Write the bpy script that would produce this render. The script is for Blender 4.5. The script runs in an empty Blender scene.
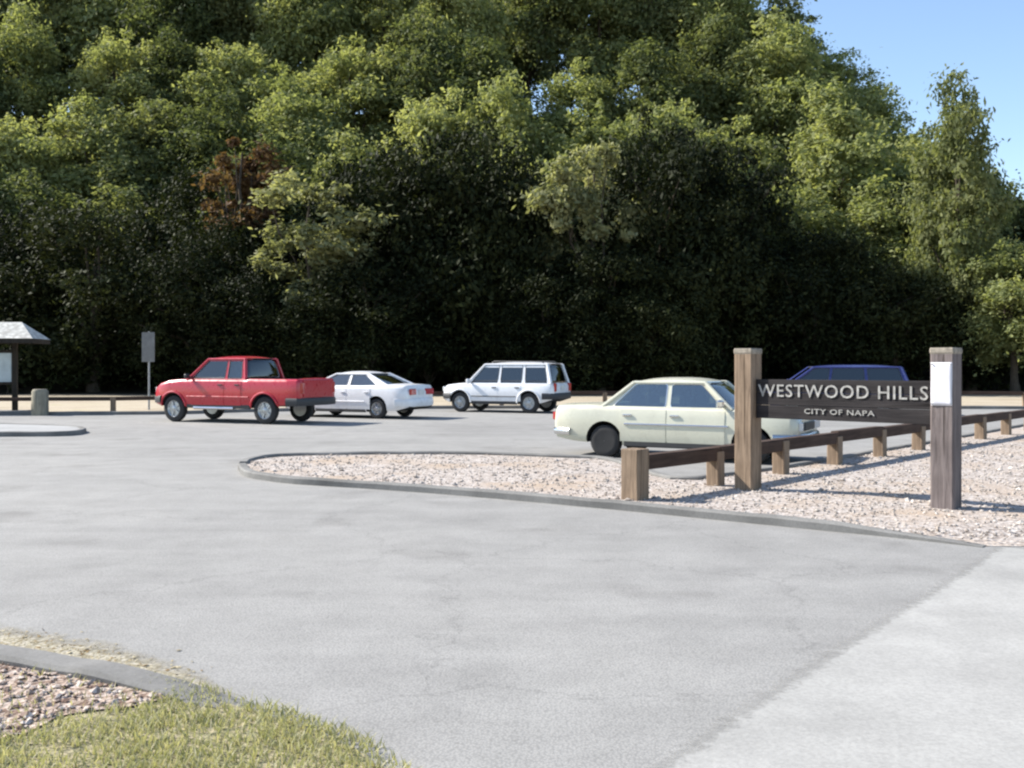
import bpy, math, random
import numpy as np
from mathutils import Vector, Matrix
from mathutils.geometry import tessellate_polygon

R = math.radians
SC = bpy.context.scene
COL = SC.collection
F_PX, HOR, CAM_Z = 1000.0, 366.0, 1.6

def P(px, py, z=0.0):
    """ground point seen at a pixel of the photograph (used only to measure the place)"""
    d = (CAM_Z - z) * F_PX / (py - HOR)
    return Vector(((px - 512) * d / F_PX, d, z))

# ------------------------------------------------------------------ materials
def new_mat(name):
    m = bpy.data.materials.new(name)
    m.use_nodes = True
    nt = m.node_tree
    b = nt.nodes['Principled BSDF']
    return m, nt, b

def N(nt, kind, **kw):
    n = nt.nodes.new(kind)
    for k, v in kw.items():
        setattr(n, k, v)
    return n

def ramp(nt, stops, interp='LINEAR'):
    r = N(nt, 'ShaderNodeValToRGB')
    r.color_ramp.interpolation = interp
    el = r.color_ramp.elements
    el[0].position, el[0].color = stops[0][0], (*stops[0][1], 1)
    el[1].position, el[1].color = stops[1][0], (*stops[1][1], 1)
    for p, c in stops[2:]:
        e = el.new(p); e.color = (*c, 1)
    return r

def noise(nt, vec, scale, detail=4, rough=.55, dist=0):
    n = N(nt, 'ShaderNodeTexNoise')
    n.inputs['Scale'].default_value = scale
    n.inputs['Detail'].default_value = detail
    n.inputs['Roughness'].default_value = rough
    n.inputs['Distortion'].default_value = dist
    if vec is not None: nt.links.new(vec, n.inputs['Vector'])
    return n

def mixc(nt, fac, a, b, mode='MIX'):
    m = N(nt, 'ShaderNodeMix', data_type='RGBA', blend_type=mode)
    for s, v in ((0, fac), (6, a), (7, b)):
        if hasattr(v, 'is_linked') or hasattr(v, 'links'):
            nt.links.new(v, m.inputs[s])
        elif isinstance(v, (int, float)):
            m.inputs[s].default_value = v
        else:
            m.inputs[s].default_value = (*v, 1)
    return m.outputs[2]

def bump(nt, h, b, strength=.4, dist=.02):
    n = N(nt, 'ShaderNodeBump')
    n.inputs['Strength'].default_value = strength
    n.inputs['Distance'].default_value = dist
    nt.links.new(h, n.inputs['Height'])
    nt.links.new(n.outputs[0], b.inputs['Normal'])

def mp(nt, scale=(1, 1, 1), rot=(0, 0, 0), src='Object'):
    tc = N(nt, 'ShaderNodeTexCoord')
    m = N(nt, 'ShaderNodeMapping')
    m.inputs['Scale'].default_value = scale
    m.inputs['Rotation'].default_value = rot
    nt.links.new(tc.outputs[src], m.inputs['Vector'])
    return m.outputs[0]

def simple(name, col, rough=.6, metal=0.0, var=.08, scale=8, coat=0.0, spec=.5, bumpy=0.0):
    m, nt, b = new_mat(name)
    n = noise(nt, mp(nt), scale, 5)
    r = ramp(nt, [(.3, [max(0, c * (1 - var)) for c in col]), (.7, [min(1, c * (1 + var)) for c in col])])
    nt.links.new(n.outputs[0], r.inputs[0])
    nt.links.new(r.outputs[0], b.inputs['Base Color'])
    b.inputs['Roughness'].default_value = rough
    b.inputs['Metallic'].default_value = metal
    b.inputs['Coat Weight'].default_value = coat
    b.inputs['Specular IOR Level'].default_value = spec
    if bumpy: bump(nt, n.outputs[0], b, bumpy, .01)
    return m

def paint(name, col, dust=(.30, .27, .22)):
    """car paint with a film of road dust"""
    m, nt, b = new_mat(name)
    n = noise(nt, mp(nt), 3.0, 6, .65)
    r = ramp(nt, [(.45, (0, 0, 0)), (.8, (.28, .28, .28))])
    nt.links.new(n.outputs[0], r.inputs[0])
    c = mixc(nt, r.outputs[0], col, dust)
    nt.links.new(c, b.inputs['Base Color'])
    n2 = noise(nt, mp(nt), 9.0, 4)
    r2 = ramp(nt, [(.3, (.22,) * 3), (.8, (.45,) * 3)])
    nt.links.new(n2.outputs[0], r2.inputs[0])
    nt.links.new(r2.outputs[0], b.inputs['Roughness'])
    b.inputs['Coat Weight'].default_value = .5
    b.inputs['Coat Roughness'].default_value = .14
    return m

def glass_mat(name, tint, through=.5):
    m, nt, b = new_mat(name)
    nt.nodes.remove(b)
    out = nt.nodes['Material Output']
    tr = N(nt, 'ShaderNodeBsdfTransparent'); tr.inputs[0].default_value = (*tint, 1)
    gl = N(nt, 'ShaderNodeBsdfGlossy'); gl.inputs['Roughness'].default_value = .04
    gl.inputs[0].default_value = (.95, .95, .93, 1)
    fr_ = N(nt, 'ShaderNodeFresnel'); fr_.inputs[0].default_value = 1.5
    r = N(nt, 'ShaderNodeMath', operation='ADD', use_clamp=True); r.inputs[1].default_value = 1 - through
    nt.links.new(fr_.outputs[0], r.inputs[0])
    mx = N(nt, 'ShaderNodeMixShader')
    nt.links.new(r.outputs[0], mx.inputs[0]); nt.links.new(tr.outputs[0], mx.inputs[1]); nt.links.new(gl.outputs[0], mx.inputs[2])
    nt.links.new(mx.outputs[0], out.inputs['Surface'])
    return m

def asphalt_mat():
    m, nt, b = new_mat('asphalt')
    v = mp(nt)
    big = noise(nt, v, .22, 5, .6, .4)
    mid = noise(nt, v, 1.7, 6, .65)
    fine = noise(nt, v, 55, 3, .7)
    vo = N(nt, 'ShaderNodeTexVoronoi'); vo.inputs['Scale'].default_value = 75; nt.links.new(v, vo.inputs['Vector'])
    r = ramp(nt, [(.3, (.236, .230, .22)), (.5, (.268, .262, .25)), (.72, (.30, .292, .277))])
    nt.links.new(big.outputs[0], r.inputs[0])
    r2 = ramp(nt, [(.28, (.80,) * 3), (.62, (1.05,) * 3)])
    nt.links.new(mid.outputs[0], r2.inputs[0])
    c = mixc(nt, .7, r.outputs[0], r2.outputs[0], 'MULTIPLY')
    r3 = ramp(nt, [(0, (1.3, 1.28, 1.22)), (.35, (1.0,) * 3), (.75, (.62,) * 3)])
    nt.links.new(vo.outputs['Distance'], r3.inputs[0])
    c = mixc(nt, .55, c, r3.outputs[0], 'MULTIPLY')
    # tar-dark cracks
    vc = N(nt, 'ShaderNodeTexVoronoi', feature='DISTANCE_TO_EDGE'); vc.inputs['Scale'].default_value = .33
    wv = noise(nt, v, .9, 6, .7)
    vm = N(nt, 'ShaderNodeVectorMath', operation='ADD'); nt.links.new(v, vm.inputs[0])
    sc = N(nt, 'ShaderNodeVectorMath', operation='SCALE'); sc.inputs['Scale'].default_value = 1.3
    nt.links.new(wv.outputs['Color'], sc.inputs[0]); nt.links.new(sc.outputs[0], vm.inputs[1])
    nt.links.new(vm.outputs[0], vc.inputs['Vector'])
    rc = ramp(nt, [(0, (.5,) * 3), (.007, (1, 1, 1))]); nt.links.new(vc.outputs[0], rc.inputs[0])
    c = mixc(nt, .38, c, rc.outputs[0], 'MULTIPLY')
    # oil stains
    st = noise(nt, v, .8, 3, .5); rs = ramp(nt, [(.60, (1, 1, 1)), (.72, (.70, .69, .68))]); nt.links.new(st.outputs[0], rs.inputs[0])
    c = mixc(nt, .6, c, rs.outputs[0], 'MULTIPLY')
    tw = noise(nt, mp(nt, (.12, 1.6, 1), (0, 0, .35)), 1.3, 5, .6); rt = ramp(nt, [(.40, (1.06,) * 3), (.62, (.86,) * 3)]); nt.links.new(tw.outputs[0], rt.inputs[0])
    c = mixc(nt, .4, c, rt.outputs[0], 'MULTIPLY')
    sp_ = noise(nt, v, 28, 2, .5); rp_ = ramp(nt, [(.66, (1, 1, 1)), (.74, (.6, .59, .57))]); nt.links.new(sp_.outputs[0], rp_.inputs[0])
    c = mixc(nt, .5, c, rp_.outputs[0], 'MULTIPLY')
    nt.links.new(c, b.inputs['Base Color'])
    b.inputs['Roughness'].default_value = .88
    b.inputs['Specular IOR Level'].default_value = .3
    bump(nt, vo.outputs['Distance'], b, .3, .004)
    return m

def speckle_mat(name, c_lo, c_mid, c_hi, scale, rough=.95, patch=1.0, bstr=.7, bdist=.012, patchcol=None, patchscale=.5):
    m, nt, b = new_mat(name)
    v = mp(nt)
    vo = N(nt, 'ShaderNodeTexVoronoi'); vo.inputs['Scale'].default_value = scale; nt.links.new(v, vo.inputs['Vector'])
    r = ramp(nt, [(.1, c_lo), (.45, c_mid), (.9, c_hi)])
    sep = N(nt, 'ShaderNodeSeparateColor'); nt.links.new(vo.outputs['Color'], sep.inputs[0])
    nt.links.new(sep.outputs[0], r.inputs[0])
    r2 = ramp(nt, [(0, (1.1,) * 3), (.7, (.55,) * 3)]); nt.links.new(vo.outputs['Distance'], r2.inputs[0])
    c = mixc(nt, .6, r.outputs[0], r2.outputs[0], 'MULTIPLY')
    if patchcol:
        n = noise(nt, v, patchscale, 6, .65)
        rp = ramp(nt, [(.48, (0, 0, 0)), (.66, (patch,) * 3)]); nt.links.new(n.outputs[0], rp.inputs[0])
        c = mixc(nt, rp.outputs[0], c, patchcol)
    nt.links.new(c, b.inputs['Base Color'])
    b.inputs['Roughness'].default_value = rough
    b.inputs['Specular IOR Level'].default_value = .2
    bump(nt, vo.outputs['Distance'], b, bstr, bdist)
    return m

def ground_mat():
    """tan dry dirt, passing into brown leaf litter where the wood begins"""
    m, nt, b = new_mat('dry_dirt')
    v = mp(nt)
    n1 = noise(nt, v, .35, 6, .65); n2 = noise(nt, v, 14, 5, .7)
    r = ramp(nt, [(.3, (.34, .28, .20)), (.55, (.43, .37, .28)), (.75, (.36, .32, .20))]); nt.links.new(n1.outputs[0], r.inputs[0])
    r2 = ramp(nt, [(.3, (.7,) * 3), (.7, (1.1,) * 3)]); nt.links.new(n2.outputs[0], r2.inputs[0])
    c = mixc(nt, .8, r.outputs[0], r2.outputs[0], 'MULTIPLY')
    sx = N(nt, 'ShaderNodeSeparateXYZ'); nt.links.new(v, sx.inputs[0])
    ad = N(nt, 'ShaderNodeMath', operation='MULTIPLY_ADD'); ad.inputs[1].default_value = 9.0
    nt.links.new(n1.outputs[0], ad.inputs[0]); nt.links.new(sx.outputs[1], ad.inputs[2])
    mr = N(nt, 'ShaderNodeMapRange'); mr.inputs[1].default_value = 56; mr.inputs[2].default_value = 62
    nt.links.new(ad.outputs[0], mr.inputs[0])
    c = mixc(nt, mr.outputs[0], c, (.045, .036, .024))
    nt.links.new(c, b.inputs['Base Color'])
    b.inputs['Roughness'].default_value = .95; b.inputs['Specular IOR Level'].default_value = .15
    bump(nt, n2.outputs[0], b, .5, .03)
    return m

def concrete_mat(name, col, k=1.0, rng_=(.8, 1.1)):
    m, nt, b = new_mat(name)
    v = mp(nt)
    n1 = noise(nt, v, 1.1, 6, .65); n2 = noise(nt, v, 45, 4, .7)
    r = ramp(nt, [(.3, [c * rng_[0] for c in col]), (.7, [c * rng_[1] for c in col])]); nt.links.new(n1.outputs[0], r.inputs[0])
    r2 = ramp(nt, [(.3, (.78,) * 3), (.65, (1.06,) * 3)]); nt.links.new(n2.outputs[0], r2.inputs[0])
    c = mixc(nt, min(1, .7 * k), r.outputs[0], r2.outputs[0], 'MULTIPLY')
    nt.links.new(c, b.inputs['Base Color'])
    b.inputs['Roughness'].default_value = .9; b.inputs['Specular IOR Level'].default_value = .25
    bump(nt, n2.outputs[0], b, .35, .005)
    return m

def wood_mat(name, dark, light, axis=2):
    m, nt, b = new_mat(name)
    s = [14, 14, 14]; s[axis] = .9
    v = mp(nt, tuple(s))
    n = noise(nt, v, 1.6, 7, .7, .6)
    r = ramp(nt, [(.28, dark), (.5, [(a + c) / 2 for a, c in zip(dark, light)]), (.72, light)]); nt.links.new(n.outputs[0], r.inputs[0])
    n2 = noise(nt, mp(nt), 2.2, 4); r2 = ramp(nt, [(.3, (.7,) * 3), (.7, (1.1,) * 3)]); nt.links.new(n2.outputs[0], r2.inputs[0])
    c = mixc(nt, .8, r.outputs[0], r2.outputs[0], 'MULTIPLY')
    s3 = [22, 22, 22]; s3[axis] = .55
    n3 = noise(nt, mp(nt, tuple(s3)), 1.0, 3, .5, .3); r3 = ramp(nt, [(.64, (1, 1, 1)), (.70, (.28, .26, .24))]); nt.links.new(n3.outputs[0], r3.inputs[0])
    c = mixc(nt, .9, c, r3.outputs[0], 'MULTIPLY')
    nt.links.new(c, b.inputs['Base Color'])
    b.inputs['Roughness'].default_value = .9; b.inputs['Specular IOR Level'].default_value = .2
    bump(nt, n.outputs[0], b, .6, .012)
    return m

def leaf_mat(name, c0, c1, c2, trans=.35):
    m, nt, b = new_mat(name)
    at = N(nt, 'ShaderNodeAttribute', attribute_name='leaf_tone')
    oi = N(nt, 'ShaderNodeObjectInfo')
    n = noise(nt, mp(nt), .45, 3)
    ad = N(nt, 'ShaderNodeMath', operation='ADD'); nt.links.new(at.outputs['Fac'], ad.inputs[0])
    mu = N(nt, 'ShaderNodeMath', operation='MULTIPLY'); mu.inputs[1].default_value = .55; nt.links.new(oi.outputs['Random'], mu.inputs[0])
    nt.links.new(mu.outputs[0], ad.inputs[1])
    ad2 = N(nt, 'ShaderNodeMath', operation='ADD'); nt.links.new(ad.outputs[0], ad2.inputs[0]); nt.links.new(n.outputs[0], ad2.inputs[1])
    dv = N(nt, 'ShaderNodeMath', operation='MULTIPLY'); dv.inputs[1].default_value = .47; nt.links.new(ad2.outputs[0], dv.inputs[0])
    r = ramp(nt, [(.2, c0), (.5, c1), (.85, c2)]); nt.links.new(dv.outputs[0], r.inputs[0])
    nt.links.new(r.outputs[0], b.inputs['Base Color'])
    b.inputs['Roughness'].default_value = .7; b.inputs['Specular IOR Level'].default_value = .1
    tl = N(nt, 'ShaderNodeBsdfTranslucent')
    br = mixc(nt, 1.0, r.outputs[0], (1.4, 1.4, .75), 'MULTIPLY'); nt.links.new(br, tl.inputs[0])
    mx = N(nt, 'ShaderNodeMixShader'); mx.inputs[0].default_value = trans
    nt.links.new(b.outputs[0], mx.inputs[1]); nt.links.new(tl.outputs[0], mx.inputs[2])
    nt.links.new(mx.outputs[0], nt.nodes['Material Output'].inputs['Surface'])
    return m

M = {}
M['asphalt'] = asphalt_mat()
M['concrete'] = concrete_mat('pale_concrete', (.33, .33, .325))
M['driveway'] = concrete_mat('worn_driveway', (.345, .338, .32), 1.2, (.76, 1.08))
def worn_edge(m, sc_):
    nt = m.node_tree; b = nt.nodes['Principled BSDF']; v = mp(nt)
    at = N(nt, 'ShaderNodeAttribute', attribute_name='wear'); n = noise(nt, v, sc_, 8, .75)
    ad = N(nt, 'ShaderNodeMath', operation='MULTIPLY_ADD'); ad.inputs[1].default_value = 1.6; nt.links.new(at.outputs['Fac'], ad.inputs[0]); nt.links.new(n.outputs[0], ad.inputs[2])
    r = ramp(nt, [(.9, (0, 0, 0)), (1.0, (1, 1, 1))])
    mr = N(nt, 'ShaderNodeMapRange'); mr.inputs[1].default_value = 1.05; mr.inputs[2].default_value = 1.5
    nt.links.new(ad.outputs[0], mr.inputs[0]); nt.links.new(mr.outputs[0], b.inputs['Alpha'])
worn_edge(M['driveway'], 16)
M['gutterdirt'] = speckle_mat('gutter_dirt', (.26, .225, .15), (.37, .335, .25), (.46, .42, .34), 40, bstr=.4)
worn_edge(M['gutterdirt'], 6)
M['postL'] = wood_mat('bleached_timber', (.16, .14, .10), (.38, .35, .27))
M['kerb'] = concrete_mat('kerb_concrete', (.20, .195, .185), 1.3, (.62, 1.2))
M['gravel'] = speckle_mat('pale_gravel', (.28, .235, .205), (.43, .375, .335), (.57, .52, .48), 26, patchcol=(.36, .285, .22), patchscale=.6)
M['stone'] = speckle_mat('gravel_stone', (.34, .29, .25), (.45, .395, .345), (.55, .50, .45), 9, bstr=.3)
M['chips'] = speckle_mat('wood_chip', (.20, .13, .10), (.44, .34, .28), (.64, .55, .48), 22, bstr=.3)
M['chipbed'] = speckle_mat('chip_bed', (.18, .12, .09), (.38, .29, .23), (.54, .45, .39), 34, bstr=.8)
M['turfsoil'] = speckle_mat('turf_soil', (.16, .155, .085), (.25, .23, .13), (.36, .31, .20), 30, bstr=.8, patchcol=(.30, .26, .17), patchscale=1.4)
M['litter'] = speckle_mat('leaf_litter', (.25, .17, .08), (.38, .30, .17), (.48, .42, .28), 16, bstr=.3)
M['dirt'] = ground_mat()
M['post'] = wood_mat('weathered_timber', (.12, .085, .06), (.36, .265, .185))
M['postR'] = wood_mat('greyed_timber', (.08, .065, .063), (.25, .21, .20))
M['rail'] = wood_mat('rail_timber', (.035, .022, .018), (.10, .066, .05), 0)
M['cut'] = simple('cut_end_timber', (.24, .21, .17), .95, var=.35, scale=18)
M['board'] = wood_mat('dark_sign_timber', (.016, .014, .015), (.045, .04, .04), 0)
M['letter'] = simple('letter_paint', (.31, .30, .28), .7, var=.45, scale=14)
M['paper'] = simple('notice_paper', (.60, .59, .63), .8, var=.10, scale=10)
M['metal'] = simple('galvanised_steel', (.30, .31, .32), .5, .8, .2, 10)
M['signface'] = simple('grey_sign_plate', (.17, .17, .165), .75, 0, .2, 5)
M['roofing'] = speckle_mat('pale_shingle', (.50, .475, .43), (.60, .58, .53), (.68, .66, .60), 7, bstr=.3)
M['darkwood'] = wood_mat('dark_stained_timber', (.02, .017, .014), (.05, .042, .034))
M['panel'] = simple('notice_panel', (.42, .48, .50), .5, var=.2, scale=3)
M['bark'] = wood_mat('bark', (.035, .028, .022), (.11, .09, .07))
M['rubber'] = simple('tyre_rubber', (.022, .022, .023), .85, var=.2)
M['well'] = simple('wheel_well', (.012, .012, .013), .95)
M['trim'] = simple('black_trim', (.03, .03, .032), .55)
M['alloy'] = simple('alloy_rim', (.42, .43, .43), .38, .6, .12, 12)
M['hubdark'] = simple('dark_steel_rim', (.17, .17, .19), .4, .6, .3, 12)
M['chrome'] = simple('chrome', (.62, .62, .62), .18, 1.0, .05)
M['cream'] = paint('cream_paint', (.55, .54, .43))
M['white'] = paint('white_paint', (.76, .76, .77))
M['red'] = paint('red_paint', (.43, .006, .02), (.28, .02, .025))
M['blue'] = paint('blue_paint', (.022, .03, .15), (.08, .09, .15))
M['seat'] = simple('seat_cloth', (.06, .055, .05), .9, var=.2)
M['cabin'] = simple('cabin_trim', (.035, .033, .03), .9, var=.2)
M['glass'] = glass_mat('window_glass', (.55, .62, .62), .84)
M['glassdark'] = glass_mat('tinted_glass', (.28, .31, .33), .93)
M['lampred'] = simple('red_lens', (.42, .015, .012), .2, coat=.6)
M['lampclear'] = simple('clear_lens', (.62, .63, .62), .15, coat=.6)
M['lampamber'] = simple('amber_lens', (.6, .22, .03), .2, coat=.6)
M['plate'] = simple('plate', (.62, .62, .6), .5)
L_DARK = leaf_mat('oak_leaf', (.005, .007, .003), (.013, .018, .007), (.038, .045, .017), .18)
L_MID = leaf_mat('bay_leaf', (.035, .047, .02), (.098, .12, .052), (.205, .22, .105), .42)
L_YEL = leaf_mat('yellow_green_leaf', (.105, .128, .052), (.205, .23, .10), (.32, .335, .16), .44)
L_GRY = leaf_mat('grey_green_leaf', (.09, .10, .05), (.19, .20, .105), (.32, .32, .18), .42)
L_RUS = leaf_mat('russet_leaf', (.05, .03, .017), (.115, .065, .036), (.19, .125, .06), .3)
M['grass'] = leaf_mat('grass_blade', (.19, .20, .10), (.32, .32, .18), (.48, .44, .31), .3)

# ------------------------------------------------------------------ mesh helpers
class MB:
    def __init__(s): s.v, s.f, s.m = [], [], []
    def add(s, v, f, m=0):
        o = len(s.v); s.v += [tuple(p) for p in v]; s.f += [tuple(i + o for i in q) for q in f]; s.m += [m] * len(f)
    def box(s, c, size, m=0, rz=0, bev=0.0, rot=None):
        hx, hy, hz = (d / 2 for d in size)
        mt = rot if rot is not None else Matrix.Rotation(rz, 3, 'Z')
        b = min(bev, hx * .9, hy * .9)
        if b <= 0:
            base = [(-hx, -hy), (hx, -hy), (hx, hy), (-hx, hy)]
        else:
            base = [(-hx + b, -hy), (hx - b, -hy), (hx, -hy + b), (hx, hy - b), (hx - b, hy), (-hx + b, hy), (-hx, hy - b), (-hx, -hy + b)]
        n = len(base); rings = []
        zs = [(-hz, 1), (hz, 1)] if b <= 0 else [(-hz, .93), (-hz + b, 1), (hz - b, 1), (hz, .93 if b < hx * .5 else .8)]
        v = []
        for z, k in zs:
            v += [mt @ Vector((x * (1 if b <= 0 else (hx - b * (1 - k) * 10 * .5) / hx if k < 1 else 1), y * (1 if b <= 0 else (hy - b * (1 - k) * 5) / hy if k < 1 else 1), z)) + Vector(c) for x, y in base]
        f = [tuple(reversed(range(n)))]
        for r in range(len(zs) - 1):
            f += [(r * n + i, r * n + (i + 1) % n, (r + 1) * n + (i + 1) % n, (r + 1) * n + i) for i in range(n)]
        f.append(tuple(range((len(zs) - 1) * n, len(zs) * n)))
        s.add(v, f, m)
    def tube(s, pts, rad, n=8, m=0, cap=True, jit=0.0, rng=None):
        pts = [Vector(p) for p in pts]
        if not hasattr(rad, '__len__'): rad = [rad] * len(pts)
        v = []; up = None
        for i, p in enumerate(pts):
            d = (pts[min(i + 1, len(pts) - 1)] - pts[max(i - 1, 0)]).normalized()
            if up is None:
                up = Vector((0, 0, 1)) if abs(d.z) < .9 else Vector((1, 0, 0))
            a = d.cross(up).normalized(); b = a.cross(d).normalized(); up = b
            for k in range(n):
                t = 2 * math.pi * k / n
                r = rad[i] * (1 + (rng.uniform(-jit, jit) if rng else 0))
                v.append(p + (a * math.cos(t) + b * math.sin(t)) * r)
        f = []
        for i in range(len(pts) - 1):
            f += [(i * n + k, i * n + (k + 1) % n, (i + 1) * n + (k + 1) % n, (i + 1) * n + k) for k in range(n)]
        if cap:
            f.append(tuple(reversed(range(n)))); f.append(tuple(range((len(pts) - 1) * n, len(pts) * n)))
        s.add(v, f, m)
    def lathe(s, prof, n=20, m=0, axis='Y', c=(0, 0, 0), flip=False):
        v = []
        for a, r in prof:
            for k in range(n):
                t = 2 * math.pi * k / n
                if axis == 'Y': v.append((c[0] + r * math.cos(t), c[1] + a, c[2] + r * math.sin(t)))
                else: v.append((c[0] + r * math.cos(t), c[1] + r * math.sin(t), c[2] + a))
        f = []
        for i in range(len(prof) - 1):
            f += [(i * n + k, i * n + (k + 1) % n, (i + 1) * n + (k + 1) % n, (i + 1) * n + k) for k in range(n)]
        f.append(tuple(range(n))); f.append(tuple(range((len(prof) - 1) * n, len(prof) * n)))
        s.add(v, f, m)
    def plate(s, quad, thick, m=0):
        """a polygon given thickness along its own normal (inwards = -normal)"""
        q = [Vector(p) for p in quad]
        nr = (q[1] - q[0]).cross(q[-1] - q[0]).normalized()
        n = len(q)
        v = q + [p - nr * thick for p in q]
        f = [tuple(range(n)), tuple(reversed(range(n, 2 * n)))] + [(i, n + i, n + (i + 1) % n, (i + 1) % n) for i in range(n)]
        s.add(v, f, m)
    def build(s, name, mats, parent=None, smooth=None):
        me = bpy.data.meshes.new(name)
        me.from_pydata([tuple(p) for p in s.v], [], s.f)
        for m in (mats if isinstance(mats, (list, tuple)) else [mats]): me.materials.append(m)
        me.polygons.foreach_set('material_index', s.m)
        me.update()
        import bmesh
        bm = bmesh.new(); bm.from_mesh(me); bmesh.ops.recalc_face_normals(bm, faces=bm.faces); bm.to_mesh(me); bm.free()
        if smooth is not None:
            me.polygons.foreach_set('use_smooth', [True] * len(me.polygons))
            me.set_sharp_from_angle(angle=R(smooth))
        o = bpy.data.objects.new(name, me); COL.objects.link(o)
        if parent: o.parent = parent
        return o

def tag(o, label=None, cat=None, group=None, kind=None):
    if label: o['label'] = label
    if cat: o['category'] = cat
    if group: o['group'] = group
    if kind: o['kind'] = kind
    return o

def thing(name, label, cat, loc=(0, 0, 0), rz=0, group=None):
    o = bpy.data.objects.new(name, None); COL.objects.link(o)
    o.empty_display_size = .2
    o.location = loc; o.rotation_euler = (0, 0, rz)
    return tag(o, label, cat, group)

def sheet(name, poly, z, mat, thick=0.0, kind='structure', sub=0, wob=0.0, seed=1):
    """flat polygon (optionally with skirts going down)"""
    poly = [Vector((p[0], p[1], 0)) for p in poly]
    tris = tessellate_polygon([poly])
    v = [(p.x, p.y, z) for p in poly]; f = [tuple(t) for t in tris]
    n = len(poly)
    if thick:
        v += [(p.x, p.y, z - thick) for p in poly]
        f += [(i, (i + 1) % n, n + (i + 1) % n, n + i) for i in range(n)]
    b = MB(); b.add(v, f)
    o = b.build(name, mat)
    if not thick:                                    # make sure it faces up
        me = o.data
        if me.polygons[0].normal.z < 0: me.flip_normals()
    return tag(o, kind=kind)

def smooth_line(pts, step=.25, closed=False):
    """Catmull-Rom through points"""
    pts = [Vector(p) for p in pts]; out = []
    for i in range(len(pts) - 1):
        p0 = pts[max(i - 1, 0)]; p1 = pts[i]; p2 = pts[i + 1]; p3 = pts[min(i + 2, len(pts) - 1)]
        n = max(2, int((p2 - p1).length / step))
        for k in range(n):
            t = k / n
            out.append(.5 * ((2 * p1) + (p2 - p0) * t + (2 * p0 - 5 * p1 + 4 * p2 - p3) * t * t + (3 * p1 - p0 - 3 * p2 + p3) * t ** 3))
    out.append(pts[-1]); return out

def kerb_sweep(name, line, w, h, mat, z0=0.0, seed=3, tap=(0, 0)):
    rng = random.Random(seed)
    prof = [(-w / 2, -.03), (-w / 2 + .005, h - .03), (-w / 2 + .03, h), (w / 2 - .02, h), (w / 2, h - .02), (w / 2, -.03)]
    v = []; k = len(prof)
    for i, p in enumerate(line):
        d = (line[min(i + 1, len(line) - 1)] - line[max(i - 1, 0)]); d.z = 0; d.normalize()
        nr = Vector((d.y, -d.x, 0))
        ek = min(1, .12 + i / 4) if tap[0] else 1; ek = min(ek, (.12 + (len(line) - 1 - i) / 5)) if tap[1] else ek
        jz = rng.uniform(-.006, .006); jx = rng.uniform(-.006, .006)
        v += [p + nr * (a + jx) + Vector((0, 0, z0 + (b + jz) * ek if b > 0 else z0 + b)) for a, b in prof]
    f = []
    for i in range(len(line) - 1):
        f += [(i * k + j, i * k + j + 1, (i + 1) * k + j + 1, (i + 1) * k + j) for j in range(k - 1)]
    f += [tuple(range(k)), tuple(range((len(line) - 1) * k, len(line) * k))]
    b = MB(); b.add(v, f)
    return tag(b.build(name, mat, smooth=40), kind='structure')

def inside(p, poly):
    c = False; n = len(poly); x, y = p
    for i in range(n):
        x1, y1 = poly[i][0], poly[i][1]; x2, y2 = poly[(i + 1) % n][0], poly[(i + 1) % n][1]
        if (y1 > y) != (y2 > y) and x < (x2 - x1) * (y - y1) / (y2 - y1) + x1: c = not c
    return c

# ------------------------------------------------------------------ the ground
def sstep(a, b, x):
    t = np.clip((x - a) / (b - a), 0, 1); return t * t * (3 - 2 * t)

def hill_z(x, y):
    h = 30 * sstep(60, 116, y) * (1 - .93 * sstep(16, 62, x - (y - 75) * .12))
    far = sstep(190, 420, y) * (62 + 14 * np.sin(x * .011 + 1.3) + 7 * np.sin(x * .031))
    return np.where(y > 150, np.maximum(h * (1 - sstep(150, 230, y)), far), h)

xs = np.concatenate([np.linspace(-900, -80, 18), np.linspace(-74, 80, 40), np.linspace(90, 900, 18)])
ys = np.concatenate([np.linspace(-120, 50, 10), np.linspace(56, 130, 26), np.linspace(140, 460, 22), np.linspace(520, 1500, 6)])
X, Y = np.meshgrid(xs, ys)
Z = hill_z(X, Y)
nx, ny = len(xs), len(ys)
b = MB()
b.add(list(zip(X.ravel().tolist(), Y.ravel().tolist(), Z.ravel().tolist())),
      [(j * nx + i, j * nx + i + 1, (j + 1) * nx + i + 1, (j + 1) * nx + i) for j in range(ny - 1) for i in range(nx - 1)])
tag(b.build('ground', M['dirt'], smooth=180), kind='structure')

V2 = lambda p: (p[0], p[1])
lot = [(-60, 32.2), (-60, 23.2), (-40, 22.7), (-20, 13.3), (-8, 7.75), (-3.0, 5.4), (-2.1, 4.95), (-1.4, 4.45), (-.95, 4.05), (-.7, 3.7), (-.5, 3.1), (-.4, 0), (-.3, -9),
       (16, -9), (16, 9.2), (5.5, 9.6), (6.0, 14), (9.5, 20.6), (22.5, 36.8), (8, 37.6), (-3, 37.2), (-9, 34.6), (-13, 32.6), (-30, 32.4)]
sheet('parking_lot', lot, .004, M['asphalt'])
edge = smooth_line([(4.3, 8.8, 0), (3.2, 7.35, 0), (2.1, 5.95, 0), (.85, 4.3, 0), (.1, 3.2, 0), (-.2, 2.0, 0), (-.3, -9, 0)], .12)
vv, ff, bl = [], [], []
for p in edge:
    for d_, t_ in ((-.2, 0), (-.07, .33), (.07, .66), (.2, 1), (14, 1)):
        x, y = p.x + d_ * .8, p.y - d_ * .6
        if d_ == 14: x, y = 15, p.y - (.27 if p.y > 0 else 0)
        vv.append((x, min(y, 9.0), .008)); bl.append(t_)
for i in range(len(edge) - 1):
    for j in range(4): ff.append((i * 5 + j, i * 5 + j + 1, i * 5 + j + 6, i * 5 + j + 5))
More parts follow.
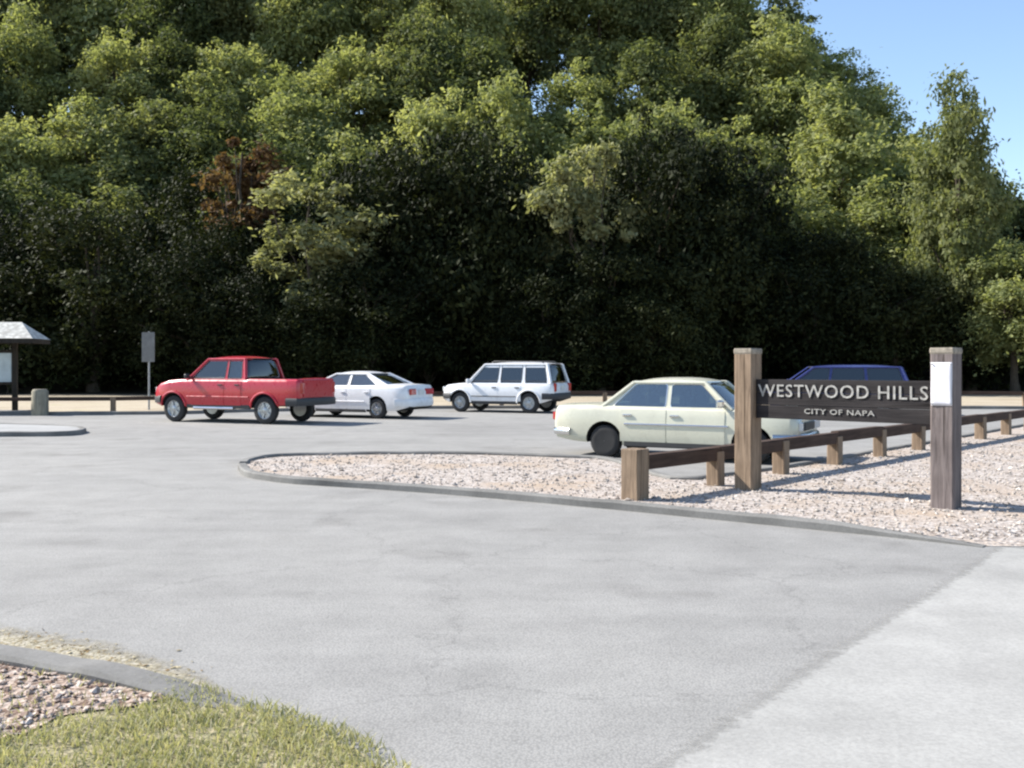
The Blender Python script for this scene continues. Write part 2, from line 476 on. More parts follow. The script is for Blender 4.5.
b = MB(); b.add(vv, ff); dw = b.build('concrete_driveway', M['driveway'])
if dw.data.polygons[0].normal.z < 0: dw.data.flip_normals()
at = dw.data.attributes.new('wear', 'FLOAT', 'POINT'); at.data.foreach_set('value', bl)
tag(dw, kind='structure')

# gravel ground with its kerbed nose, right of and between the lot and the driveway
front = smooth_line([P(243, 469.5), P(249, 476.5), P(270, 480.5), P(300, 484), P(400, 490.5), P(500, 498.5), P(640, 511.5), P(800, 527.5), P(900, 537.5), P(985, 547)], .3)
back = smooth_line([P(243, 469.5), P(246, 465), P(262, 461), P(300, 458.5), P(400, 457), P(480, 457.5), P(560, 460.5), P(610, 463.5), Vector((2.2, 13.7, 0)), Vector((3.2, 14.3, 0)), Vector((4.6, 15.7, 0)), Vector((7.0, 18.5, 0)), Vector((10, 22.0, 0)), Vector((21, 35.2, 0))], .3)
gpoly = [V2(p) for p in front] + [(6.2, 8.75), (9, 8.9), (15, 9.1), (60, 9.3), (60, 37.2), (30, 37)] + [V2(p) for p in reversed(back[1:])]
gg = sheet('gravel_ground', gpoly, .055, M['gravel'], .09)
for q in gg.data.vertices:
    if q.co.y < 9.45 and q.co.x > 3.6: q.co.z -= .045
kerb_sweep('kerb', front, .15, .095, M['kerb'], seed=2, tap=(0, 1))
kerb_sweep('kerb', back[1:], .15, .10, M['kerb'], seed=4)

# loose stones lying on the gravel
def scatter(name, n, poly, box, size, z, mat, seed, flat=.6, dens=None):
    rng = random.Random(seed); b = MB(); k = 0; tries = 0
    while k < n and tries < n * 20:
        tries += 1
        x, y = rng.uniform(box[0], box[1]), rng.uniform(box[2], box[3])
        if dens and rng.random() > dens(x, y): continue
        if poly and not inside((x, y), poly): continue
        k += 1
        s = size * rng.uniform(.3, 1.3) ** 1.3 * (2.0 if rng.random() < .05 else 1)
        a = rng.uniform(0, 6.3); ca, sa = math.cos(a), math.sin(a); e = rng.uniform(.5, 1)
        tx, ty = rng.uniform(-.4, .4), rng.uniform(-.4, .4)
        v = []
        for (u, w, q) in ((1, 0, 0), (.4, .8, .1), (-.7, .6, -.1), (-.9, -.3, .1), (.1, -.9, 0), (.1, .05, 1), (0, 0, -1)):
            u *= s; w *= s * e
            v.append((x + u * ca - w * sa, y + u * sa + w * ca, z + q * s * flat + (tx * u + ty * w)))
        b.add(v, [(0, 1, 5), (1, 2, 5), (2, 3, 5), (3, 4, 5), (4, 0, 5), (1, 0, 6), (2, 1, 6), (3, 2, 6), (4, 3, 6), (0, 4, 6)])
    return tag(b.build(name, mat), kind='stuff')
o = scatter('gravel', 14000, gpoly, (-5.2, 13, 8.9, 22), .020, .06, M['stone'], 11, dens=lambda x, y: min(1, 12 / y))
tag(o, 'pale loose gravel stones on the kerbed ground round the sign', 'gravel')

# ------------------------------------------------------------------ lower left: kerb, chips, grass
nearline = smooth_line([(-20, 13.6, 0), (-8, 8.05, 0), (-2.9, 5.62, 0), (-1.95, 5.17, 0), (-1.25, 4.78, 0), (-.72, 4.38, 0), (-.38, 3.95, 0), (-.2, 3.1, 0), (-.1, 0, 0), (0, -8.5, 0)], .2)
nk = [p + Vector((-.09, -.10, 0)) for p in nearline]
i0 = min(range(len(nk)), key=lambda i: abs(nk[i].x + .95) + (0 if nk[i].y > 1 else 9))
kerb_sweep('kerb', nk[:i0], .20, .07, M['kerb'], seed=6, tap=(0, 1))
verge = [V2(p + Vector((-.02, -.03, 0))) for p in nearline]
vpoly = verge + [(-20, -9), (-60, -9), (-60, 23)]
sheet('verge', [(x - .08, y - .06) for x, y in verge] + [(-20, -9), (-60, -9), (-60, 23)], .022, M['turfsoil'], .05)
chip_c = lambda x, y: 1 / (1 + math.exp(((x + 1.95) * 1.0 + (y - 4.7) * -.75) * 7 + math.sin(x * 5) * .7))
cl_ = smooth_line([(-3.0, 5.48, 0), (-2.0, 5.05, 0), (-1.62, 4.76, 0), (-1.80, 4.60, 0), (-2.02, 4.47, 0), (-2.10, 4.28, 0), (-2.32, 4.10, 0), (-2.8, 3.85, 0), (-3.6, 3.7, 0)], .08)
rng = random.Random(8)
cpoly = [(p.x + rng.uniform(-.025, .025), p.y + rng.uniform(-.025, .025)) for p in cl_] + [(-6, 4.2), (-6, 6.8)]
sheet('chip_bed', cpoly, .030, M['chipbed'])
o = scatter('wood_chips', 3200, cpoly, (-4.5, -1.5, 3.6, 6.3), .020, .036, M['chips'], 21, .45)
tag(o, 'pinkish brown wood chips spread behind the kerb', 'wood chips')
gl_ = [p for p in nearline if -6 < p.x < -.5 and p.y > 3]
vv, ff, bl = [], [], []
for i, p in enumerate(gl_):
    w_ = .60 * min(1, max(.12, (-1.0 - p.x) / 1.5))
    for d_, t_ in ((-.02, .9), (.3, .8), (.65, .45), (1.0, 0)):
        vv.append((p.x + d_ * w_ * .45, p.y + d_ * w_ * .9, .009)); bl.append(.78 * t_ * min(1, max(0, (-.9 - p.x) / .9)))
for i in range(len(gl_) - 1):
    for j in range(3): ff.append((i * 4 + j, i * 4 + j + 1, i * 4 + j + 5, i * 4 + j + 4))
b = MB(); b.add(vv, ff); dw = b.build('gutter_dirt', M['gutterdirt'])
if dw.data.polygons[0].normal.z < 0: dw.data.flip_normals()
at = dw.data.attributes.new('wear', 'FLOAT', 'POINT'); at.data.foreach_set('value', bl)
tag(dw, kind='structure')
o = scatter('leaf_litter', 1500, None, (-4.5, -.6, 4.0, 6.9), .009, .010, M['litter'], 31, .2,
            dens=lambda x, y: math.exp(-((y - (5.78 - .50 * (x + 2.9))) / .16) ** 2) * max(0, min(1, (-1.5 - x) / .9)))
tag(o, 'dry tan leaves drifted along the gutter', 'fallen leaves')

def grass(name, n, box, seed, dens, hmax):
    rng = random.Random(seed); v, f, tone = [], [], []
    k = tr = 0
    while k < n and tr < n * 15:
        tr += 1
        x, y = rng.uniform(box[0], box[1]), rng.uniform(box[2], box[3])
        if rng.random() > dens(x, y) or not inside((x, y), vpoly): continue
        k += 1
        h = hmax * rng.uniform(.35, 1); a = rng.uniform(0, 6.3); w = rng.uniform(.0025, .005)
        lx, ly = rng.gauss(0, .4) * h, rng.gauss(0, .4) * h
        dx, dy = math.cos(a) * w, math.sin(a) * w
        o = len(v); z = .02
        v += [(x - dx, y - dy, z), (x + dx, y + dy, z), (x + lx * .5 - dx * .7, y + ly * .5 - dy * .7, z + h * .6), (x + lx * .5 + dx * .7, y + ly * .5 + dy * .7, z + h * .6), (x + lx * 1.3, y + ly * 1.3, z + h)]
        f += [(o, o + 1, o + 3, o + 2), (o + 2, o + 3, o + 4)]
        t = rng.random(); tone += [t, t]
    me = bpy.data.meshes.new(name); me.from_pydata(v, [], f); me.materials.append(M['grass'])
    at = me.attributes.new('leaf_tone', 'FLOAT', 'FACE'); at.data.foreach_set('value', tone)
    ob = bpy.data.objects.new(name, me); COL.objects.link(ob)
    return tag(ob, 'short patchy green grass at the road corner', 'grass', kind='stuff')
def gd(x, y):
    pat = .5 + .5 * math.sin(x * 7 + 1.7 * math.sin(y * 5)) * math.sin(y * 8.3 + x * 2.1)
    e = .12 if inside((x, y), cpoly) else 1
    return e * (.30 + .7 * pat)
grass('grass', 26000, (-3.6, .0, 2.4, 5.2), 8, gd, .055)

# left island and the strip by the kiosk
isl = smooth_line([P(-140, 437.5), P(-60, 437), P(30, 436.5), P(66, 436), P(80, 434), P(82, 432), P(70, 430), P(20, 428), P(-60, 426), P(-140, 425)], .4)
sheet('traffic_island', [V2(p) for p in isl], .10, M['concrete'], .12)
kerb_sweep('kerb', isl, .16, .115, M['kerb'], seed=9)
farl = smooth_line([(-60, 32.3, 0), (-30, 32.45, 0), (-13, 32.7, 0), (-9, 34.7, 0), (-3, 37.3, 0), (8, 37.7, 0), (22.4, 36.9, 0)], .6)
kerb_sweep('kerb', farl, .16, .12, M['kerb'], seed=10)

# ------------------------------------------------------------------ fences
def rail_fence(label, pts, group, z0, post_h, post_w, rail_z, rail_t, rail_d, side, seed, firstbig=None):
    """posts carrying one heavy rail"""
    rng = random.Random(seed)
    root = thing('rail_fence', label, 'fence', (pts[0][0], pts[0][1], z0), 0, group)
    o = Vector((pts[0][0], pts[0][1], 0))
    L = [Vector((p[0], p[1], 0)) - o for p in pts]
    for i, p in enumerate(L):
        d = (L[min(i + 1, len(L) - 1)] - L[max(i - 1, 0)]).normalized()
        w = post_w if not (firstbig and i == 0) else firstbig[0]
        h = post_h if not (firstbig and i == 0) else firstbig[1]
        b = MB()
        h += rng.uniform(-.02, .02)
        b.box((0, 0, (h - .1) / 2), (w, w * rng.uniform(.92, 1.05), h + .1), 0, math.atan2(d.y, d.x) + rng.uniform(-.06, .06), .012)
        q = b.build('post', M['post'], root); q.location = p
        q.rotation_euler = (rng.uniform(-.015, .015), rng.uniform(-.015, .015), 0)
    for i in range(len(L) - 1):
        a, c = L[i], L[i + 1]
        d = (c - a); n = Vector((d.y, -d.x, 0)).normalized() * side
        ln = d.length
        b = MB(); b.box((0, 0, 0), (ln - .012, rail_d, rail_t), 0, 0, .015)
        q = b.build('rail', M['rail'], root)
        q.location = (a + c) / 2 + n + Vector((0, 0, rail_z + rng.uniform(-.012, .012)))
        q.rotation_euler = (rng.uniform(-.02, .02), rng.uniform(-.006, .006), math.atan2(d.y, d.x))
    return root
fd = Vector((6.35, 7.15, 0)).normalized()
f0 = P(635, 499, .055)
main = [f0 + fd * (1.83 * i) for i in range(13)]
rail_fence('brown timber rail fence running back from the kerbed gravel past the sign', main, None, .05, .46, .19, .43, .17, .15, .0, 3, (.24, .60))
# rails sit on top of the short posts; the first one is let into the tall end post
lf = [(-38 + 4.1 * i, 33.6) for i in range(7)] + [(-9.9, 35.5)]
rail_fence('low dark timber rail fence along the left back edge of the lot', lf, None, 0, .54, .17, .50, .13, .12, .0, 4)
rf = [(-7.2, 38.0), (-4.4, 38.6), (-.4, 38.7), (3.6, 38.8), (7.6, 38.9), (11.6, 38.8), (15.6, 38.5), (19.6, 38.2)]
rail_fence('low dark timber rail fence behind the parked cars', rf, None, 0, .58, .17, .56, .13, .12, .0, 5)

# ------------------------------------------------------------------ entrance sign
a = P(748, 489, .055); c = P(946, 507.5, .055)
ang = math.atan2(c.y - a.y, c.x - a.x)
for (p, lab, mt, h) in ((a, 'tall brown squared timber sign post left of the name board', M['post'], 1.77), (c, 'tall greyed timber sign post with a white notice on it', M['postR'], 1.75)):
    t = thing('sign_post', lab, 'post', (p.x, p.y, .05), ang, 'posts of the park entrance sign')
    b = MB(); b.box((0, 0, (h - .2) / 2), (.255, .255, h + .2 - .07), 0, 0, .02); b.build('shaft', mt, t)
    b = MB(); b.box((0, 0, h - .035), (.268, .268, .07), 0, 0, .018); b.build('cap', M['cut'], t)
ln = (c - a).length
mid = (a + c) / 2
sg = thing('name_board', 'dark timber park name board reading WESTWOOD HILLS between two posts', 'sign', (mid.x, mid.y, 0), ang)
W = ln - .262
b = MB()
for k, (z0, z1) in enumerate(((.955, 1.115), (1.12, 1.275), (1.28, 1.435))):
    b.box((0, 0, (z0 + z1) / 2), (W, .075, z1 - z0), 0, 0, .008)
brd = b.build('board', M['board'], sg)
def text(name, s, size, loc, width, parent, mat):
    cu = bpy.data.curves.new('t', 'FONT'); cu.body = s; cu.size = size; cu.extrude = .006; cu.offset = .001
    cu.align_x = 'CENTER'; cu.align_y = 'CENTER'; cu.space_character = 1.12; cu.resolution_u = 3
    ob = bpy.data.objects.new('t', cu); COL.objects.link(ob)
    dg = bpy.context.evaluated_depsgraph_get(); dg.update()
    me = bpy.data.meshes.new_from_object(ob.evaluated_get(dg))
    bpy.data.objects.remove(ob)
    v = np.array([q.co[:] for q in me.vertices]); sx = width / (v[:, 0].max() - v[:, 0].min())
    me.transform(Matrix.Diagonal((sx, 1, 1, 1)))
    me.materials.clear(); me.materials.append(mat)
    import bmesh
    bm = bmesh.new(); bm.from_mesh(me); bm.faces.ensure_lookup_table(); seen = set()
    isl_ = []
    for fc in bm.faces:
        if fc.index in seen: continue
        st, comp = [fc], []
        seen.add(fc.index)
        while st:
            q = st.pop(); comp.append(q)
            for e in q.verts:
                for g in e.link_faces:
                    if g.index not in seen: seen.add(g.index); st.append(g)
        isl_.append(comp)
    for comp in isl_:
        vs = {q: k for k, q in enumerate({v_ for fc in comp for v_ in fc.verts})}
        co = [v_.co for v_ in vs]; cx = sum(c_.x for c_ in co) / len(co)
        m2 = bpy.data.meshes.new('letter'); m2.from_pydata([(c_.x - cx, c_.y, c_.z) for c_ in co], [], [tuple(vs[v_] for v_ in fc.verts) for fc in comp]); m2.materials.append(mat)
        o = bpy.data.objects.new('letter', m2); COL.objects.link(o); o.parent = parent
        o.location = (loc[0] + cx, loc[1], loc[2]); o.rotation_euler = (R(90), 0, 0)
    bm.free(); bpy.data.meshes.remove(me)
text('letter', 'WESTWOOD HILLS', .215, (0, -.0445, 1.29), W - .08, brd, M['letter'])
text('letter', 'CITY OF NAPA', .085, (.0, -.0445, 1.055), .86, brd, M['letter'])
# white notice pinned on the right post
n = thing('notice', 'white paper notice pinned high on the right sign post', 'notice', (c.x, c.y, 0), ang)
b = MB()
gx, gz = 7, 12
vv, ff = [], []
rng = random.Random(2)
for j in range(gz + 1):
    for i in range(gx + 1):
        vv.append((-.112 + .224 * i / gx, -.1305 - .004 - .006 * math.sin(i * .9 + j * .5) * (.3 + abs(i / gx - .5)) - (.012 if j == gz and i in (0,) else 0), 1.17 + .47 * j / gz))
for j in range(gz):
    for i in range(gx):
        q = j * (gx + 1) + i; ff.append((q, q + 1, q + gx + 2, q + gx + 1))
b.add(vv, ff); so = b.build('sheet', M['paper'], n, smooth=180)
so.modifiers.new('s', 'SOLIDIFY').thickness = .002
for px_, pz in ((-.1, 1.62), (.1, 1.62), (-.1, 1.19), (.1, 1.19)):
    b = MB(); b.lathe([(-.152, .007), (-.146, .009), (-.128, .004)], 8, 0, 'Y', (px_, 0, pz)); b.build('pin', M['metal'], n)

# ------------------------------------------------------------------ left: kiosk, bollard, sign
kd = 34.0
def kx(px, d=kd): return (px - 512) * d / F_PX
k0 = Vector((kx(-14), kd, 0))
ks = thing('information_kiosk', 'information kiosk with a pale hipped roof on dark posts', 'kiosk', k0, R(8))
hw = 1.12
for s in (-1, 1):
    b = MB(); b.box((s * .93, 0, 1.28), (.16, .16, 2.56), 0, 0, .012); b.build('post', M['darkwood'], ks)
b = MB(); b.box((0, 0, 1.55), (1.66, .07, 1.0), 0, 0, .01); b.build('notice_panel', M['panel'], ks)
for z in (1.01, 2.09):
    b = MB(); b.box((0, -.01, z), (1.69, .11, .09), 0, 0, .01); b.build('panel_rail', M['darkwood'], ks)
b = MB()
e, r_ = (1.80, .95, 2.52), (1.15, 3.10)
v = [(-e[0], -e[1], e[2]), (e[0], -e[1], e[2]), (e[0], e[1], e[2]), (-e[0], e[1], e[2]), (-r_[0], 0, r_[1]), (r_[0], 0, r_[1])]
b.add(v, [(0, 1, 5, 4), (1, 2, 5), (2, 3, 4, 5), (3, 0, 4), (3, 2, 1, 0)])
rf_ = b.build('roof', M['roofing'], ks)
b = MB()
b.box((0, -.93, 2.44), (3.56, .05, .15)); b.box((0, .93, 2.44), (3.56, .05, .15)); b.box((1.76, 0, 2.44), (.05, 1.8, .15)); b.box((-1.76, 0, 2.44), (.05, 1.8, .15))
b.build('fascia', M['darkwood'], rf_)
b = MB(); b.box((0, 0, .04), (2.6, 1.0, .09), 0, 0, .02); b.build('footing', M['kerb'], ks)

p = P(40, 415.5)
bo = thing('bollard', 'short thick weathered timber bollard beside the kiosk', 'bollard', p)
b = MB(); b.tube([(0, 0, -.1), (0, 0, .1), (0, 0, .78), (0, 0, .84)], [.27, .26, .25, .21], 12, 0, True, .03, random.Random(3)); b.build('shaft', M['postL'], bo, 40)
b = MB(); b.lathe([(.842, .20), (.85, .19)], 12, 0, 'Z'); b.build('cut_top', M['cut'], bo)

sp = Vector(((149 - 512) * 36.5 / F_PX, 36.5, 0))
ss = thing('road_sign', 'tall grey rectangular sign plate on a thin pole behind the fence', 'sign', sp, R(-14))
b = MB(); b.tube([(0, 0, -.2), (0, 0, 2.86)], .035, 8); b.build('pole', M['metal'], ss, 40)
b = MB(); b.box((0, -.05, 2.29), (.52, .02, 1.08), 0, 0, .0); b.build('plate', M['signface'], ss)
for z in (2.05, 2.55):
    b = MB(); b.box((0, -.033, z), (.40, .012, .05)); b.build('bracket', M['metal'], ss)

# ------------------------------------------------------------------ vehicles
def spl(ctrl, x):
    ctrl = sorted(ctrl); return float(np.interp(x, [c[0] for c in ctrl], [c[1] for c in ctrl]))
SIDE_T = [0, .06, .16, .30, .45, .60, .74, .86, .94, 1.0]
SIDE_S = [.93, .972, .99, .998, 1.0, 1.0, .988, .975, .955, .90]

class Car:
    def __init__(s, name, label, cat, **k):
        s.__dict__.update(k); s.name, s.label, s.cat = name, label, cat
        s.seal = k.get('seal', 'trim')
        s.xr, s.xf = -s.wb / 2, s.wb / 2
        s.x0, s.x1 = s.xr - s.ro, s.xf + s.fo
    def hw(s, x):
        e = max(0, (x - (s.x1 - .75)) / .75); r = max(0, ((s.x0 + .55) - x) / .55)
        return s.W / 2 * (1 - s.tf * e ** 2.6 - s.tr * r ** 2.6)
    def zt(s, x): return spl(s.top, x)
    def zb(s, x): return spl(s.bot, x)
    def side(s, x, z):
        a, c = s.zb(x), s.zt(x); return s.hw(x) * float(np.interp((z - a) / (c - a), SIDE_T, SIDE_S))
    def build(s, loc, rz):
        root = thing(s.name, s.label, s.cat, loc, rz); s.root = root
        paintm = M[s.paint]
        # ---- body shell
        stn = sorted(set([round(x, 4) for x in np.linspace(s.x0, s.x1, 34)] + [round(s.x0 + d, 4) for d in (.02, .07)] + [round(s.x1 - d, 4) for d in (.02, .07)] + [round(c[0], 4) for c in s.top]))
        rings = []
        for x in stn:
            a, c, w = s.zb(x), s.zt(x), s.hw(x)
            end = min(x - s.x0, s.x1 - x)
            k = 1 - .10 * max(0, 1 - end / .08) ** 2
            zc = (a + c) / 2
            pr = [(0, a), (w * .6, a)] + [(w * q * k, zc + (a + (c - a) * t - zc) * k) for t, q in zip(SIDE_T, SIDE_S)]
            ct = zc + (c - zc) * k
            pr += [(w * .80 * k, ct + .012), (w * .5, ct + .026), (0, ct + .032)]
            rings.append(pr)
        v = []; k = len(rings[0])
        full = []
        for x, pr in zip(stn, rings):
            ring = [(x, y, z) for y, z in pr] + [(x, -y, z) for y, z in reversed(pr[1:-1])]
            full.append(ring); v += ring
        n = len(full[0]); f = []
        for i in range(len(stn) - 1):
            f += [(i * n + j, i * n + (j + 1) % n, (i + 1) * n + (j + 1) % n, (i + 1) * n + j) for j in range(n)]
        f += [tuple(reversed(range(n))), tuple(range((len(stn) - 1) * n, len(stn) * n))]
        b = MB(); b.add(v, f)
        body = b.build('body', [paintm, M['well'], M['cabin']], root)
        cut = MB(); RA = s.r * 1.2
        for x in (s.xr, s.xf):
            for sd in (1, -1):
                c2 = MB()
                cut.lathe([(-.30, RA), (.30, RA)], 28, 0, 'Y', (x, sd * (s.W / 2 - .10), s.r * 1.04))
        co = cut.build('cutter', M['well'], root)
        if getattr(s, 'bed', None):
            b2 = MB(); x_, y_, zz = s.bed[0], s.bed[1], s.bed[2]
            b2.box(((x_ + y_) / 2, 0, zz + .6), (y_ - x_, s.W - .26, 1.2)); bc = b2.build('cutter', M['well'], root)
        else: bc = None
        for cc in (co, bc):
            if cc is None: continue
            md = body.modifiers.new('b', 'BOOLEAN'); md.operation = 'DIFFERENCE'; md.object = cc; md.solver = 'EXACT'
        bpy.context.view_layer.update(); dg = bpy.context.evaluated_depsgraph_get()
        me = bpy.data.meshes.new_from_object(body.evaluated_get(dg))
        body.modifiers.clear(); body.data = me
        bpy.data.objects.remove(co)
        if bc: bpy.data.objects.remove(bc)
        me.materials.clear()
        for m in (paintm, M['well'], M['cabin']): me.materials.append(m)
        for p in me.polygons:
            c = p.center; p.material_index = 0
            for x in (s.xr, s.xf):
                if math.hypot(c.x - x, c.z - s.r * 1.04) < RA * 1.02 and abs(c.y) < s.W / 2 - .015: p.material_index = 1
            if c.z < s.zb(c.x) + .015: p.material_index = 1
            if p.normal.z > .7 and s.D + .06 < c.x < s.A - .08 and c.z > s.zt(c.x) - .05 and abs(c.y) < s.wbelt - .04: p.material_index = 2
            if getattr(s, 'bed', None) and s.bed[0] - .01 < c.x < s.bed[1] + .01 and c.z < s.zt(c.x) - .02 and abs(c.y) < s.W / 2 - .12 and c.z > s.bed[2] - .02: p.material_index = 1
        me.polygons.foreach_set('use_smooth', [True] * len(me.polygons)); me.set_sharp_from_angle(angle=R(32))
        # ---- cabin: roof with pillars, glass
        zbt, zrf = s.belt, s.roof - .05
        A, B_, C_, D_ = s.A, s.B, s.C, s.D
        wl, wr = s.wbelt, s.wroof
        def sp(x_b, x_t, t, sd):      # point on the side plane
            return Vector((x_b + (x_t - x_b) * t, sd * (wl + (wr - wl) * t), zbt + (zrf - zbt) * t))
        fr = MB()
        nxr, nyr = 11, 10
        for lay in (0, 1):
            for i in range(nxr + 1):
                for j in range(nyr + 1):
                    u = i / nxr; w = -1 + 2 * j / nyr
                    x = C_ - .03 + (B_ - C_ + .06) * u
                    edge = max(abs(w) ** 4, abs(2 * u - 1) ** 6)
                    z = zrf + .006 + .072 * (1 - abs(w) ** 2.6) ** .8 * (1 - abs(2 * u - 1) ** 3.2) ** .8 + .012 * (1 - (2 * u - 1) ** 2) if lay == 0 else zrf - .012
                    fr.v.append((x, w * (wr + (.012 if lay == 0 else .0)), z))
        q0 = (nxr + 1) * (nyr + 1)
        for i in range(nxr):
            for j in range(nyr):
                a_ = i * (nyr + 1) + j
                fr.f.append((a_, a_ + nyr + 1, a_ + nyr + 2, a_ + 1)); fr.m.append(0)
                fr.f.append((q0 + a_, q0 + a_ + 1, q0 + a_ + nyr + 2, q0 + a_ + nyr + 1)); fr.m.append(0)
        per = [i * (nyr + 1) for i in range(nxr + 1)] + [nxr * (nyr + 1) + j for j in range(1, nyr + 1)] + [i * (nyr + 1) + nyr for i in range(nxr - 1, -1, -1)] + [j for j in range(nyr - 1, 0, -1)]
        for q in range(len(per)):
            a_, c_ = per[q], per[(q + 1) % len(per)]
            fr.f.append((a_, c_, q0 + c_, q0 + a_)); fr.m.append(0)
        wt = getattr(s, 'wtop', .95)
        seg = s.segs                   # breakpoints rear to front: (x at belt, x at roof)
        glassq = []
        for sd in (1, -1):
            for i in range(len(seg) - 1):
                (b0, t0), (b1, t1) = seg[i], seg[i + 1]
                quad = [sp(b0, t0, -.03, sd), sp(b1, t1, -.03, sd), sp(b1, t1, 1.0, sd), sp(b0, t0, 1.0, sd)]
                if sd == 1: quad = quad[::-1]
                if i % 2 == 0: fr.plate(quad, .045, 0)
                else:
                    lo = lambda q_: q_
                    m0, m1 = b0 + (t0 - b0) * wt, b1 + (t1 - b1) * wt
                    hd = [sp(b0, t0, wt, sd), sp(b1, t1, wt, sd), sp(b1, t1, 1.0, sd), sp(b0, t0, 1.0, sd)]
                    fr.plate(hd[::-1] if sd == 1 else hd, .045, 0)
                    off = Vector((0, -sd * .012, 0)); glassq.append([q + off for q in quad])
            fr.tube([sp(D_, C_, 0, sd), sp(D_, C_, 1, sd)], s.cp, 8)
            fr.tube([sp(A, B_, -.05, sd), sp(A, B_, 1, sd)], .034, 8)
            fr.tube([sp(D_, C_, 1.0, sd), sp(A, B_, 1.0, sd)], .03, 8)
            fr.tube([sp(D_, C_, 0.0, sd) , sp(A, B_, 0, sd)], .018, 6)
        fr.build('cabin_frame', paintm, root, 35)
        def seal(q, par, r_=.011):
            q = [Vector(p_) for p_ in q]; c_ = sum(q, Vector()) / len(q)
            pts = []
            for k in range(len(q)):
                a_, p_, n_ = q[k - 1], q[k], q[(k + 1) % len(q)]
                pts += [p_ + (a_ - p_).normalized() * .05, p_ + ((a_ - p_).normalized() + (n_ - p_).normalized()) * .013, p_ + (n_ - p_).normalized() * .05]
            pts.append(pts[0])
            b = MB(); b.tube(pts, r_, 5); b.build('window_seal', M[s.seal], par, 60)
        for q in glassq:
            q2 = [q[0].lerp(q[3], .04), q[1].lerp(q[2], .04), q[1].lerp(q[2], wt), q[0].lerp(q[3], wt)]
            if (q[0] - q[1]).length < 1e-6 or abs(q[0].z - q[1].z) > .05:
                q2 = [q[k].copy() for k in range(4)]
                zs_ = sorted(set(round(k.z, 4) for k in q)); lo_, hi_ = zs_[0], zs_[-1]
                bot_ = [k for k in q if k.z < (lo_ + hi_) / 2]; top_ = [k for k in q if k.z >= (lo_ + hi_) / 2]
                bot_.sort(key=lambda k: k.x); top_.sort(key=lambda k: k.x)
                q2 = [bot_[0].lerp(top_[0], .04), bot_[1].lerp(top_[1], .04), bot_[1].lerp(top_[1], wt), bot_[0].lerp(top_[0], wt)]
            b = MB(); b.plate(q, .006); g_ = b.build('side_window', M[s.glass], root)
            sd = 1 if q[0].y > 0 else -1
            seal([k + Vector((0, sd * .008, 0)) for k in q2], g_)
        def screen(x_b, x_t, ins, end, nm):
            b = MB(); vv = []; nn_, kk_ = 10, 5
            for k in range(kk_ + 1):
                t = k / kk_
                for i_ in range(nn_ + 1):
                    u = -1 + 2 * i_ / nn_
                    hw_ = (wl - ins) + (wr - wl) * t
                    vv.append((x_b + (x_t - x_b) * t + end * (.075 * (1 - u * u) + .02 * math.sin(math.pi * t)), u * hw_, zbt - .02 + (zrf + .012 - zbt + .02) * t))
            b.add(vv, [(k * (nn_ + 1) + i_, k * (nn_ + 1) + i_ + 1, (k + 1) * (nn_ + 1) + i_ + 1, (k + 1) * (nn_ + 1) + i_) for k in range(kk_) for i_ in range(nn_)])
            g_ = b.build(nm, M[s.glass], root, 180)
            g_.modifiers.new('thick', 'SOLIDIFY').thickness = .005
            e_ = [Vector(vv[i_]) for i_ in range(nn_ + 1)] + [Vector(vv[k * (nn_ + 1) + nn_]) for k in range(1, kk_ + 1)] + [Vector(vv[kk_ * (nn_ + 1) + i_]) for i_ in range(nn_ - 1, -1, -1)] + [Vector(vv[k * (nn_ + 1)]) for k in range(kk_ - 1, -1, -1)]
            b = MB(); b.tube(e_, .013, 5); b.build('window_seal', M[s.seal], g_, 60)
        screen(A - .02, B_ - .02, .02, 1, 'windshield')
        screen(D_ + .02, C_ + .02, .03, -1, 'rear_window')
        # ---- seats
        for x in s.seats:
            for y in (-.36, .36):
                b = MB(); b.box((x, y, zbt + .07), (.14, .46, .30), 0, 0, .05); b.box((x - .02, y, zbt + .31), (.10, .26, .15), 0, 0, .04)
                b.build('seat', M['seat'], root)
        b = MB(); b.box((A - .28, 0, zbt + .03), (.3, wl * 1.7, .1), 0, 0, .03); b.tube([(A - .52, .36 + .17 * math.cos(t), zbt + .05 + .17 * math.sin(t)) for t in np.linspace(0, 6.28, 13)], .014, 6)
        b.build('dashboard', M['cabin'], root)
        # ---- doors
        zd0, zd1 = s.doorz
        for sd in (1, -1):
            for (x0, x1) in s.doors:
                vv, ff = [], []; gx, gz = 6, 9
                for lay, off in ((0, .009), (1, -.03)):
                    for j in range(gz + 1):
                        for i in range(gx + 1):
                            x = x0 + .006 + (x1 - x0 - .012) * i / gx; z = zd0 + (zd1 - zd0) * j / gz
                            vv.append((x, sd * (s.side(x, z) + off), z))
                q = (gx + 1) * (gz + 1)
                for j in range(gz):
                    for i in range(gx):
                        a_ = j * (gx + 1) + i; ff.append((a_, a_ + 1, a_ + gx + 2, a_ + gx + 1))
                per = list(range(gx + 1)) + [j * (gx + 1) + gx for j in range(1, gz + 1)] + [gz * (gx + 1) + i for i in range(gx - 1, -1, -1)] + [j * (gx + 1) for j in range(gz - 1, 0, -1)]
                ff += [(per[i], per[(i + 1) % len(per)], q + per[(i + 1) % len(per)], q + per[i]) for i in range(len(per))]
                b = MB(); b.add(vv, ff); d = b.build('door', paintm, root, 35)
                hx, hz = x0 + .14, zd1 - .10
                b = MB(); b.box((hx, sd * (s.side(hx, hz) + .024), hz), (.17, .03, .035), 0, 0, .01); b.build('handle', M[s.handle], d)
